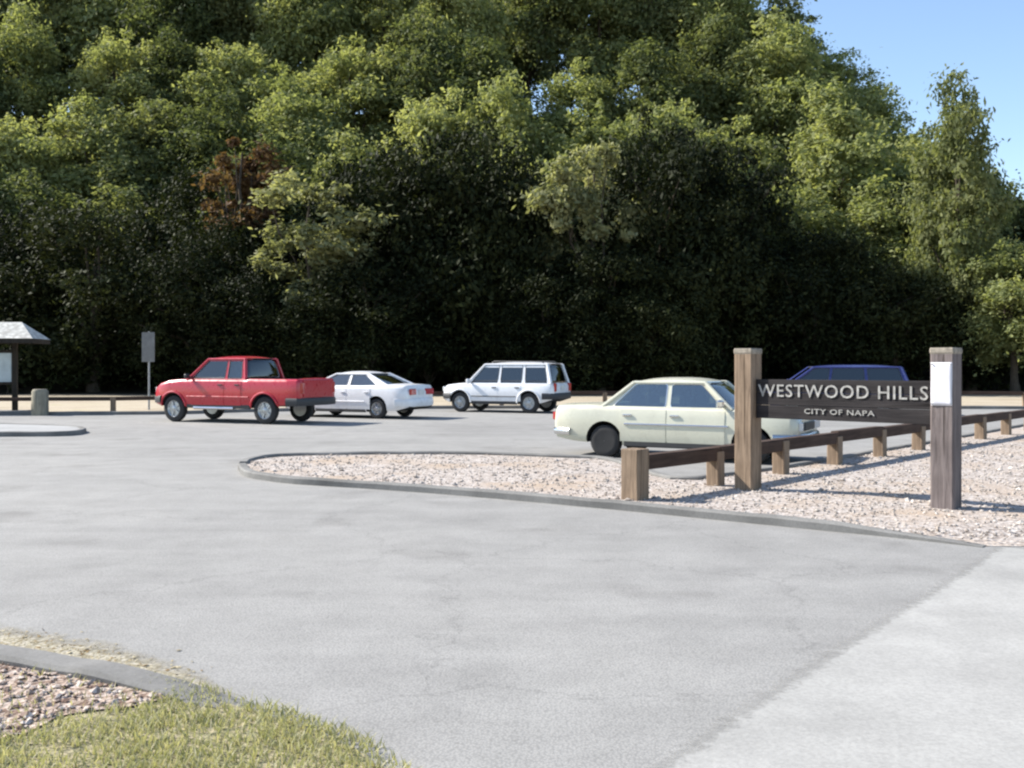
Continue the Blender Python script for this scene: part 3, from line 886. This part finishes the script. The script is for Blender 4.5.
            # side moulding
            if s.mould:
                b = MB()
                pts = [(x, sd * (s.side(x, s.mould) + .012), s.mould) for x in np.linspace(s.xr + s.r * 1.35, s.xf - s.r * 1.35, 9)]
                b.tube(pts, .018, 6); b.build('side_moulding', M[s.mouldm], root)
            mx, mz = A - .12, zbt + .09
            b = MB(); b.box((mx, sd * (s.side(mx, zd1) + .13), mz), (.10, .19, .13), 0, 0, .03); b.box((mx, sd * (wl + .03), mz - .03), (.05, .14, .04))
            b.build('mirror', M[s.mirror], root)
            b = MB(); x_a, x_b = s.xr + s.r * 1.28, s.xf - s.r * 1.28
            za = s.zb(0)
            b.box(((x_a + x_b) / 2, sd * (s.side(0, za + .05) - .03), za + .045), (x_b - x_a, .09, .11), 0, 0, .02)
            b.build('sill', M['trim'], root)
            if getattr(s, 'flare', None):
                for x in (s.xr, s.xf):
                    b = MB(); Rr = s.r * 1.2 + .015
                    t0_ = math.asin(max(-1, min(1, (s.zb(x) + .03 - s.r * 1.04) / Rr)))
                    pts = []
                    for t in np.linspace(t0_, math.pi - t0_, 17):
                        px_, pz_ = x + Rr * math.cos(t), s.r * 1.04 + Rr * math.sin(t)
                        pts.append((px_, sd * (s.side(px_, pz_) + .006), pz_))
                    b.tube(pts, .032, 6); b.build('fender_flare', M[s.flare], root, 50)
        # ---- wheels
        for x in (s.xr, s.xf):
            for sd in (1, -1):
                w = bpy.data.objects.new('wheel', None); COL.objects.link(w); w.parent = root; w.empty_display_size = .1
                w.location = (x, sd * (s.W / 2 - .125), s.r)
                r = s.r; b = MB()
                b.lathe([(-.10, r * .62), (-.105, r * .80), (-.085, r * .95), (-.05, r), (.05, r), (.085, r * .95), (.105, r * .80), (.10, r * .62), (.0, r * .6)], 28)
                b.build('tyre', M['rubber'], w, 40)
                b = MB(); y = sd
                b.lathe([(-y * .09, r * .60), (y * .085, r * .63), (y * .075, r * .57), (y * .045, r * .52), (y * .05, r * .30), (y * .085, r * .22), (y * .095, r * .12), (y * .10, .01)], 24)
                for q in range(s.spokes):
                    t = 2 * math.pi * q / s.spokes
                    b.box((math.cos(t) * r * .40, y * .068, math.sin(t) * r * .40), (r * .34, .03, r * .13), 0, rot=Matrix.Rotation(-t, 3, 'Y'))
                b.build('rim', [M[s.rim]], w, 35)
        # ---- bumpers, lamps, grille, plate
        for end, zc in ((1, s.bumpz[0]), (-1, s.bumpz[1])):
            xe = s.x1 if end == 1 else s.x0
            pts = []
            for u in np.linspace(-1, 1, 13):
                y = u * s.hw(xe) * .985
                x = xe + end * (.045 - .10 * abs(u) ** 5)
                pts.append((x, y, zc))
            wr_ = [(xe - end * .38, -(s.side(xe - end * .38, zc) + .012), zc)] + pts + [(xe - end * .38, s.side(xe - end * .38, zc) + .012, zc)]
            b = MB(); vv, ff = [], []
            pf = [(-.02, -.09), (.035, -.085), (.05, -.02), (.045, .05), (.02, .085), (-.02, .09)]
            for i, q in enumerate(wr_):
                q = Vector(q); d = Vector(wr_[min(i + 1, len(wr_) - 1)]) - Vector(wr_[max(i - 1, 0)]); d.normalize()
                nn = Vector((d.y, -d.x, 0))
                vv += [q + nn * (pa * end * (1 if end == 1 else 1)) * (1 if end == 1 else 1) + Vector((0, 0, pb * s.bumph)) for pa, pb in pf]
            kk = len(pf)
            for i in range(len(wr_) - 1):
                ff += [(i * kk + j, i * kk + (j + 1) % kk, (i + 1) * kk + (j + 1) % kk, (i + 1) * kk + j) for j in range(kk)]
            ff += [tuple(range(kk)), tuple(range((len(wr_) - 1) * kk, len(wr_) * kk))]
            b.add(vv, ff); b.build('bumper', M[s.bumper], root, 40)
            for sd in (1, -1):
                (lz, lh, lw) = s.hlamp if end == 1 else s.tlamp
                yc = sd * (s.hw(xe) * .88 - lw / 2)
                b = MB(); b.box((xe + end * .0, yc, lz), (.08, lw, lh), 0, sd * end * R(-9), .02)
                b.build('headlight' if end == 1 else 'taillight', M['lampclear' if end == 1 else 'lampred'], root)
        b = MB(); b.box((s.x1 + .005, 0, s.hlamp[0] - .01), (.05, s.W * .42, s.hlamp[1] * .9), 0, 0, .01)
        for q in range(4): b.box((s.x1 + .032, 0, s.hlamp[0] - .01 + (q - 1.5) * s.hlamp[1] * .2), (.01, s.W * .40, .012))
        b.build('grille', M['trim'], root)
        b = MB(); b.box((s.x0 - .012, 0, s.platez), (.02, .31, .155), 0, 0, .0); b.build('license_plate', M['plate'], root)
        # trunk lid / tailgate seam panel
        return root

def place(car, px, py, near, axle, head):
    """put the car so that its near wheel at the given axle touches the ground at a measured pixel"""
    ca, sa = math.cos(head), math.sin(head)
    lx = car.xr if axle == 'r' else car.xf; ly = near * (car.W / 2 - .06)
    g = P(px, py)
    loc = Vector((g.x - (lx * ca - ly * sa), g.y - (lx * sa + ly * ca), .004))
    return car.build(loc, head)

cream = Car('sedan', 'cream boxy old sedan with dark wheels behind the rail fence', 'car',
    wb=2.6, fo=.72, ro=1.02, W=1.66, r=.285, tf=.10, tr=.09, paint='cream', glass='glass', rim='hubdark', spokes=0, seal='chrome',
    top=[(-2.32, .80), (-2.24, .885), (-1.5, .91), (-1.3, .90), (-.2, .885), (.78, .885), (1.4, .86), (1.9, .81), (2.02, .72)],
    bot=[(-2.32, .34), (-1.9, .27), (-.9, .22), (.9, .22), (1.8, .25), (2.02, .32)],
    A=.93, B=.46, C=-.82, D=-1.36, belt=.885, roof=1.36, wbelt=.735, wroof=.59, cp=.035,
    segs=[(-1.36, -.82), (-1.17, -.75), (-.20, -.20), (-.11, -.12), (.83, .38), (.93, .46)],
    seats=[-.85, .05], doors=[(-1.0, -.16), (-.15, .86)], doorz=(.30, .85), mould=.60, mouldm='chrome', handle='chrome', mirror='chrome',
    bumper='chrome', bumpz=(.44, .44), bumph=.7, hlamp=(.62, .15, .30), tlamp=(.70, .14, .36), platez=.62)
place(cream, 605, 457.5, -1, 'r', R(-29))

white = Car('sedan', 'white rounded sedan parked beside the red pickup', 'car',
    wb=2.65, fo=.95, ro=1.05, W=1.76, r=.31, tf=.16, tr=.13, paint='white', glass='glass', rim='alloy', spokes=6,
    top=[(-2.375, .80), (-2.28, 1.0), (-1.75, 1.03), (-1.3, 1.01), (.2, .975), (1.05, .965), (1.6, .90), (2.1, .78), (2.275, .60)],
    bot=[(-2.375, .36), (-2.0, .25), (-.9, .20), (.9, .20), (1.9, .22), (2.275, .30)],
    A=1.12, B=.32, C=-.85, D=-1.68, belt=.985, roof=1.40, wbelt=.77, wroof=.58, cp=.045,
    segs=[(-1.68, -.85), (-1.28, -.72), (-.30, -.30), (-.19, -.20), (1.0, .24), (1.12, .32)],
    seats=[-.85, .12], doors=[(-1.10, -.25), (-.24, .88)], doorz=(.28, .90), mould=.52, mouldm='white', handle='white', mirror='white',
    bumper='white', bumpz=(.46, .50), bumph=1.3, hlamp=(.66, .14, .36), tlamp=(.82, .18, .40), platez=.80)
place(white, 377, 419, 1, 'r', R(180 - 26))

suv = Car('suv', 'white four door sport utility wagon with roof rails parked under the trees', 'car',
    wb=2.62, fo=.72, ro=.88, W=1.75, r=.345, tf=.12, tr=.07, paint='white', glass='glassdark', rim='alloy', spokes=5, flare='white', wtop=.84,
    top=[(-2.19, .92), (-2.14, 1.0), (-1.0, 1.0), (1.0, 1.0), (1.4, .98), (1.85, .93), (2.03, .78)],
    bot=[(-2.19, .48), (-1.8, .36), (-.9, .30), (.9, .30), (1.75, .34), (2.03, .44)],
    A=1.05, B=.42, C=-1.92, D=-2.10, belt=1.0, roof=1.70, wbelt=.79, wroof=.65, cp=.05,
    segs=[(-2.10, -1.92), (-1.97, -1.82), (-1.15, -1.12), (-1.02, -1.02), (-.22, -.24), (-.12, -.15), (.93, .35), (1.05, .42)],
    seats=[-.95, .05], doors=[(-1.02, -.17), (-.16, .86)], doorz=(.40, .96), mould=.56, mouldm='trim', handle='trim', mirror='white',
    bumper='trim', bumpz=(.56, .58), bumph=1.2, hlamp=(.80, .15, .32), tlamp=(.88, .28, .16), platez=.86)
r_ = place(suv, 529, 413.5, 1, 'r', R(180 - 25))
for sd in (1, -1):
    b = MB(); b.tube([(-1.75, sd * .56, 1.69), (-1.65, sd * .56, 1.75), (.1, sd * .56, 1.755), (.22, sd * .56, 1.695)], .018, 6); b.build('roof_rail', M['trim'], r_, 40)

pick = Car('pickup', 'red extended cab pickup with dark bumpers parked at the left of the lot', 'pickup truck',
    wb=3.2, fo=.82, ro=1.12, W=1.86, r=.38, tf=.17, tr=.03, paint='red', glass='glassdark', rim='alloy', spokes=5, flare='red', wtop=.9,
    top=[(-2.72, 1.20), (-2.70, 1.235), (-1.0, 1.24), (-.95, 1.22), (.98, 1.22), (1.35, 1.215), (1.8, 1.18), (2.15, 1.10), (2.33, 1.0), (2.42, .84)],
    bot=[(-2.72, .56), (-2.2, .52), (-1.0, .42), (1.0, .42), (2.0, .44), (2.42, .52)],
    A=1.12, B=.50, C=-.80, D=-.93, belt=1.22, roof=1.84, wbelt=.84, wroof=.69, cp=.045, bed=(-2.64, -.99, .70),
    segs=[(-.93, -.80), (-.78, -.70), (-.28, -.27), (-.19, -.19), (1.00, .41), (1.12, .50)],
    seats=[-.55, .15], doors=[(-.82, -.24), (-.23, .95)], doorz=(.50, 1.17), mould=.74, mouldm='red', handle='trim', mirror='trim',
    bumper='trim', bumpz=(.64, .62), bumph=1.2, hlamp=(.90, .17, .36), tlamp=(1.0, .30, .15), platez=.64)
r_ = place(pick, 265, 424.5, 1, 'r', R(180 - 24))
b = MB(); b.box((pick.x0 - .012, 0, .98), (.03, 1.38, .46), 0, 0, .0); b.box((pick.x0 - .03, 0, 1.08), (.02, .18, .07))
b.build('tailgate', M['red'], r_)
for sd in (1, -1):
    b = MB(); b.tube([(-.55, sd * .90, .42), (.85, sd * .90, .42)], .045, 8); b.build('running_board', M['chrome'], r_, 40)

blue = Car('minivan', 'blue minivan parked behind the park name board', 'van',
    wb=2.85, fo=.85, ro=.95, W=1.85, r=.33, tf=.14, tr=.07, paint='blue', glass='glassdark', rim='alloy', spokes=5,
    top=[(-2.375, .90), (-2.32, 1.0), (-1.0, 1.0), (1.5, .98), (1.9, .93), (2.15, .80), (2.275, .62)],
    bot=[(-2.375, .40), (-2.0, .30), (-.9, .24), (.9, .24), (1.9, .26), (2.275, .34)],
    A=1.50, B=.72, C=-2.02, D=-2.24, belt=.99, roof=1.60, wbelt=.84, wroof=.70, cp=.05,
    segs=[(-2.24, -2.02), (-2.10, -1.92), (-1.0, -.95), (-.88, -.85), (.20, .10), (.30, .20), (1.38, .63), (1.50, .72)],
    seats=[-.7, .55], doors=[(-.9, .34), (.35, 1.5)], doorz=(.32, .94), mould=.55, mouldm='trim', handle='trim', mirror='blue',
    bumper='blue', bumpz=(.48, .50), bumph=1.3, hlamp=(.70, .15, .34), tlamp=(.86, .30, .14), platez=.80)
place(blue, 883, 415.5, 1, 'r', R(180 - 10))

M['bayline'] = simple('worn_line_paint', (.52, .51, .48), .85, var=.15)
worn_edge(M['bayline'], 5)
def bay_line(car, side, l0, l1):
    mw = car.root.matrix_basis if False else Matrix.Translation(car.root.location) @ Matrix.Rotation(car.root.rotation_euler.z, 4, 'Z')
    vv = []
    for k in range(9):
        x = l0 + (l1 - l0) * k / 8
        for d_ in (-.055, .055):
            q = mw @ Vector((x, side + d_, 0)); vv.append((q.x, q.y, .009))
    b = MB(); b.add(vv, [(2 * k, 2 * k + 1, 2 * k + 3, 2 * k + 2) for k in range(8)])
    o = b.build('parking_line', M['bayline'])
    if o.data.polygons[0].normal.z < 0: o.data.flip_normals()
    at = o.data.attributes.new('wear', 'FLOAT', 'POINT'); at.data.foreach_set('value', [.52] * len(vv))
    return tag(o, kind='structure')
bay_line(pick, 1.45, -3.0, 2.4); bay_line(pick, -1.4, -3.0, 2.4); bay_line(white, -1.5, -2.9, 2.4); bay_line(suv, 1.5, -2.7, 2.4); bay_line(suv, -1.5, -2.7, 2.4)

# ------------------------------------------------------------------ trees
def crown_mesh(name, seed, rx, rz, base, nclump, nleaf, lsize, mat, droop=.0, spread=1.0, spire=0.0):
    """leaf faces gathered in clumps through the crown's volume; returns mesh + clump centres"""
    rs = np.random.RandomState(seed)
    cs, rr = [], []
    zc = base + rz
    while len(cs) < nclump:
        d = rs.normal(size=3); d /= np.linalg.norm(d)
        k = rs.uniform(.35, 1.0) ** .6
        c = d * k
        s = 1.0
        if spire: s = 1 - spire * (c[2] + 1) / 2
        p = np.array([c[0] * rx * s * rs.uniform(.8, 1.12), c[1] * rx * s * rs.uniform(.8, 1.12), zc + c[2] * rz])
        p[2] -= droop * (c[0] ** 2 + c[1] ** 2) * rz * .5
        if p[2] < .9: continue
        cs.append(p); rr.append(rs.uniform(.10, .36) * rx * (1 - .35 * max(0, c[2])))
    cs = np.array(cs); rr = np.array(rr)
    w = rr ** 2; w /= w.sum()
    idx = rs.choice(len(cs), nleaf, p=w)
    d = rs.normal(size=(nleaf, 3)); d[:, 2] += .25; d /= np.linalg.norm(d, axis=1)[:, None]
    rad = rs.uniform(.25, 1, nleaf) ** .45
    fl = np.stack([rs.uniform(.7, 1.35, len(cs)), rs.uniform(.7, 1.35, len(cs)), rs.uniform(.5, 1.15, len(cs))], 1)[idx]
    # ragged clumps: radius varies with direction
    ph = rs.uniform(0, 6.28, (len(cs), 3))
    wob = 1 + .42 * np.sin(3.1 * d[:, 0] + ph[idx, 0]) * np.sin(3.7 * d[:, 1] + ph[idx, 1]) + .30 * np.sin(6 * d[:, 2] + 5 * d[:, 0] + ph[idx, 2])
    stray = np.where(rs.rand(nleaf) < .22, rs.uniform(1.0, 1.75, nleaf), 1)
    pos = cs[idx] + d * (rr[idx] * rad * wob * stray)[:, None] * fl
    nrm = d * .7 + rs.normal(size=(nleaf, 3)) * .6 + np.array([0, 0, .35]); nrm /= np.linalg.norm(nrm, axis=1)[:, None]
    t = rs.normal(size=(nleaf, 3)); t -= nrm * (t * nrm).sum(1)[:, None]; t /= np.linalg.norm(t, axis=1)[:, None]
    bt = np.cross(nrm, t)
    L = lsize * rs.uniform(.55, 1.35, nleaf)[:, None]; Wd = L * rs.uniform(.32, .6, nleaf)[:, None]
    v = np.stack([pos - t * L * .5, pos + bt * Wd * .5 + t * L * .05, pos + t * L * .5 - nrm * L * .12, pos - bt * Wd * .5 + t * L * .05], 1).reshape(-1, 3)
    ok = v[:, 2] > .25
    v[:, 2] = np.maximum(v[:, 2], .25)
    me = bpy.data.meshes.new(name)
    me.vertices.add(nleaf * 4); me.vertices.foreach_set('co', v.ravel())
    me.loops.add(nleaf * 4); me.loops.foreach_set('vertex_index', np.arange(nleaf * 4))
    me.polygons.add(nleaf); me.polygons.foreach_set('loop_start', np.arange(0, nleaf * 4, 4)); me.polygons.foreach_set('loop_total', np.full(nleaf, 4))
    me.materials.append(mat)
    at = me.attributes.new('leaf_tone', 'FLOAT', 'FACE')
    at.data.foreach_set('value', np.clip(rs.normal(.5, .22, nleaf) + (rs.rand(len(cs))[idx] - .5) * .5, 0, 1))
    me.update(); me.validate()
    return me, cs

def trunk_mesh(name, seed, base_r, cs, fork, top):
    rng = random.Random(seed); b = MB()
    lean = (rng.uniform(-.5, .5), rng.uniform(-.5, .5))
    pts = [(lean[0] * t + rng.uniform(-.12, .12), lean[1] * t + rng.uniform(-.12, .12), -.4 + (top + .4) * t) for t in np.linspace(0, 1, 8)]
    rad = [base_r * (1.35 if i == 0 else 1) * (1 - .82 * i / 7) for i in range(8)]
    b.tube(pts, rad, 9, 0, True, .08, rng)
    pick_ = rng.sample(range(len(cs)), min(11, len(cs)))
    for q in pick_:
        e = Vector(cs[q]); k = rng.randint(2, 5); s = Vector(pts[k])
        if s.z > e.z - .2: s = Vector(pts[max(1, k - 2)])
        m1 = s.lerp(e, .4) + Vector((rng.uniform(-.4, .4), rng.uniform(-.4, .4), rng.uniform(.1, .7)))
        m2 = s.lerp(e, .75) + Vector((rng.uniform(-.3, .3), rng.uniform(-.3, .3), rng.uniform(0, .4)))
        r0 = rad[k] * rng.uniform(.4, .6)
        b.tube([s, m1, m2, e], [r0, r0 * .7, r0 * .42, r0 * .15], 7, 0, True, .05, rng)
    me = b.build('trunk', M['bark'], None, 60); d = me.data; bpy.data.objects.remove(me); return d

KINDS = {}
def kind(key, variants, **k):
    KINDS[key] = []
    for s in variants:
        kk = dict(k); br = kk.pop('br'); 
        me, cs = crown_mesh('crown', s, **kk)
        tm = trunk_mesh('trunk', s, br, cs, 0, kk['base'] + kk['rz'] * 1.5)
        KINDS[key].append((me, tm, kk['base'] + 2 * kk['rz']))
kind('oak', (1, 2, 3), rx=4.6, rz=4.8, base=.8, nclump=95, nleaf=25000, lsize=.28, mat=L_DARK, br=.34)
kind('bay', (11, 12, 13), rx=4.1, rz=6.2, base=2.2, nclump=105, nleaf=27000, lsize=.33, mat=L_MID, br=.34, spire=.35)
kind('maple', (21, 22, 23), rx=4.4, rz=6.4, base=2.4, nclump=100, nleaf=27000, lsize=.35, mat=L_YEL, br=.32, spire=.3)
kind('willow', (31, 32), rx=2.6, rz=3.7, base=4.6, nclump=40, nleaf=11000, lsize=.30, mat=L_GRY, br=.22)
kind('russet', (41,), rx=2.0, rz=3.2, base=7.0, nclump=24, nleaf=5200, lsize=.30, mat=L_RUS, br=.2, spire=.3)
kind('shrub', (51, 52), rx=2.3, rz=1.5, base=.1, nclump=26, nleaf=6000, lsize=.28, mat=L_DARK, br=.1)

SKY = [(-300, -400), (700, -400), (722, -30), (782, -25), (792, 60), (800, 50), (830, 28), (850, 55), (872, 88), (884, 122), (905, 122), (925, 118), (945, 80), (968, 72), (982, 95), (1000, 150), (1010, 190), (1030, 200), (1300, 215)]
def sky_limit(px): return float(np.interp(px, [s[0] for s in SKY], [s[1] for s in SKY]))

def tree(kd_, var, x, y, top_h, wide, label, group, name='tree', limit=True, cat='tree', rz=0.0, zoff=0.0):
    me, tm, h0 = KINDS[kd_][var % len(KINDS[kd_])]
    z = float(hill_z(np.array(x), np.array(y)))
    if limit:
        rp = wide * 3.0 / y * 1000
        px = 512 + x / y * 1000
        py = max(sky_limit(px), (sky_limit(px - rp * .7) + sky_limit(px + rp * .7)) / 2 - 15)
        zmax = CAM_Z + (HOR - py) / 1000 * y
        top_h = min(top_h, zmax - z)
        if top_h < 3.0: return None
    t = thing(name, label, cat, (x, y, z + zoff - .1), rz, group)
    sz = top_h / h0
    sx = min(wide, sz * 1.35)
    t.scale = (sx, sx, sz)
    for nm, d in (('trunk', tm), ('crown', me)):
        o = bpy.data.objects.new(nm, d); COL.objects.link(o); o.parent = t
    return t

TR = random.Random(77)
def row(y0, y1, xa, xb, step, kinds, h0, h1, wide, label, group, name):
    x = xa
    i = 0
    while x < xb:
        k = TR.choice(kinds)
        tree(k, TR.randint(0, 5), x + TR.uniform(-1, 1), TR.uniform(y0, y1), TR.uniform(h0, h1), wide * TR.uniform(.85, 1.15), label[k] if isinstance(label, dict) else label, group, name, rz=TR.uniform(0, 6.28))
        x += step * TR.uniform(.8, 1.2); i += 1
LB1 = 'dark dense oak with foliage almost to the ground at the foot of the wooded slope'
LB2 = {'bay': 'mid green tree half shaded on the lower wooded slope', 'oak': 'dark green oak on the lower wooded slope', 'maple': 'yellow green sunlit tree on the lower wooded slope'}
LB3 = {'bay': 'tall mid green tree high on the wooded slope', 'maple': 'tall yellow green sunlit tree high on the wooded slope', 'oak': 'dark oak high on the wooded slope'}
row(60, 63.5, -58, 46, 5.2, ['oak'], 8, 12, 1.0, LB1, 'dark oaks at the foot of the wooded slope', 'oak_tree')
row(66.5, 70, -60, 48, 5.6, ['oak', 'bay', 'maple', 'bay'], 12, 16, 1.1, LB2, 'trees on the lower wooded slope', 'broadleaf_tree')
row(74, 79, -62, 40, 5.8, ['bay', 'maple', 'maple', 'maple'], 14, 18, 1.15, LB2, 'trees on the lower wooded slope', 'broadleaf_tree')
row(84, 90, -66, 36, 6.2, ['maple', 'maple', 'bay'], 15, 19, 1.2, LB3, 'trees high on the wooded slope', 'broadleaf_tree')
row(96, 104, -74, 36, 6.8, ['maple', 'bay'], 20, 25, 1.35, LB3, 'trees high on the wooded slope', 'broadleaf_tree')
row(112, 118, -76, 30, 7, ['bay', 'maple'], 18, 24, 1.5, LB3, 'trees high on the wooded slope', 'broadleaf_tree')
row(66, 69, 22, 44, 5, ['bay', 'maple'], 10, 14, .95, LB2, 'trees on the lower wooded slope', 'broadleaf_tree')
row(58.5, 61, -50, 44, 4.0, ['shrub'], 2.2, 3.6, 1.0, 'low dark shrub in the shade under the trees', 'shrubs under the trees', 'shrub')
# trees that stand out
tree('oak', 1, (236 - 512) * 60.8 / 1000, 60.8, 11.2, .9, LB1, 'dark oaks at the foot of the wooded slope', 'oak_tree', rz=4.0)
tree('russet', 0, (242 - 512) * 63 / 1000, 63, 16.8, 1.5, 'tree with russet brown leaves high above the red pickup', None, 'russet_tree', rz=.5)
tree('willow', 0, (310 - 512) * 58.4 / 1000, 58.4, 12.9, 1.35, 'grey green tree with sunlit pale leaves above the white sedan', None, 'willow_tree', rz=1.0)
tree('willow', 1, (585 - 512) * 58.4 / 1000, 58.4, 15.2, 1.15, 'slender grey green tree lit by the sun above the cream sedan', None, 'willow_tree', rz=2.0)
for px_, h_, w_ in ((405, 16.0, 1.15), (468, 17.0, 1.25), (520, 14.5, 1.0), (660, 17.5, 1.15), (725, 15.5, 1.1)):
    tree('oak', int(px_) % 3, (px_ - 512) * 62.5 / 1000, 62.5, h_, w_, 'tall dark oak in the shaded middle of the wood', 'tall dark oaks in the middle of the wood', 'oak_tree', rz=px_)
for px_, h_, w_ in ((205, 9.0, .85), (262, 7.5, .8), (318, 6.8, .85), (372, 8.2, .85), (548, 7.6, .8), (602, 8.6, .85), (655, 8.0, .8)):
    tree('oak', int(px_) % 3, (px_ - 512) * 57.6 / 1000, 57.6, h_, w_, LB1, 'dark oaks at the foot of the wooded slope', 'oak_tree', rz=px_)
tree('bay', 1, (957 - 512) * 60 / 1000, 60, 19.0, .80, 'tall open crowned tree standing out against the sky at the right', None, 'oak_tree', limit=False, rz=2.2)
tree('maple', 2, (1015 - 512) * 57 / 1000, 57, 9.5, .8, 'small sunlit yellow green tree at the right edge of the wood', None, 'broadleaf_tree', limit=False, rz=1.2)

# ------------------------------------------------------------------ light, sky, camera
EL = 38.0
sx, sy = -.95, .31
az = math.atan2(sx, sy)                         # clockwise from +Y
sun = bpy.data.lights.new('sun', 'SUN'); sun.energy = 5.0; sun.angle = R(.55); sun.color = (1, .95, .87)
so = bpy.data.objects.new('sun', sun); COL.objects.link(so)
dv = Vector((math.sin(az) * math.cos(R(EL)), math.cos(az) * math.cos(R(EL)), math.sin(R(EL))))
so.rotation_euler = dv.to_track_quat('Z', 'Y').to_euler(); so.location = dv * 60

w = bpy.data.worlds.new('World'); SC.world = w; w.use_nodes = True
nt = w.node_tree
sky = nt.nodes.new('ShaderNodeTexSky'); sky.sky_type = 'NISHITA'; sky.sun_disc = False
sky.sun_elevation = R(EL); sky.sun_rotation = az
sky.air_density = 1.0; sky.dust_density = .5; sky.ozone_density = 1.5; sky.altitude = 50
bg = nt.nodes['Background']; bg.inputs[1].default_value = .12
nt.links.new(sky.outputs[0], bg.inputs[0])

cd = bpy.data.cameras.new('camera'); cam = bpy.data.objects.new('camera', cd); COL.objects.link(cam)
cam.location = (0, 0, CAM_Z); cam.rotation_euler = (R(90), 0, 0)
cd.sensor_width = 36; cd.lens = F_PX / 1024 * 36; cd.shift_y = -(384 - HOR) / 1024
cd.clip_start = .05; cd.clip_end = 4000
SC.camera = cam
SC.view_settings.view_transform = 'Standard'; SC.view_settings.look = 'None'
SC.view_settings.gamma = 1; SC.view_settings.use_curve_mapping = False
SC.view_settings.exposure = 1.05
SC.render.engine = 'CYCLES'
SC.cycles.max_bounces = 6; SC.cycles.transparent_max_bounces = 12
SC.cycles.use_denoising = True
SC.cycles.pixel_filter_type = 'BLACKMAN_HARRIS'; SC.cycles.filter_width = 2.3
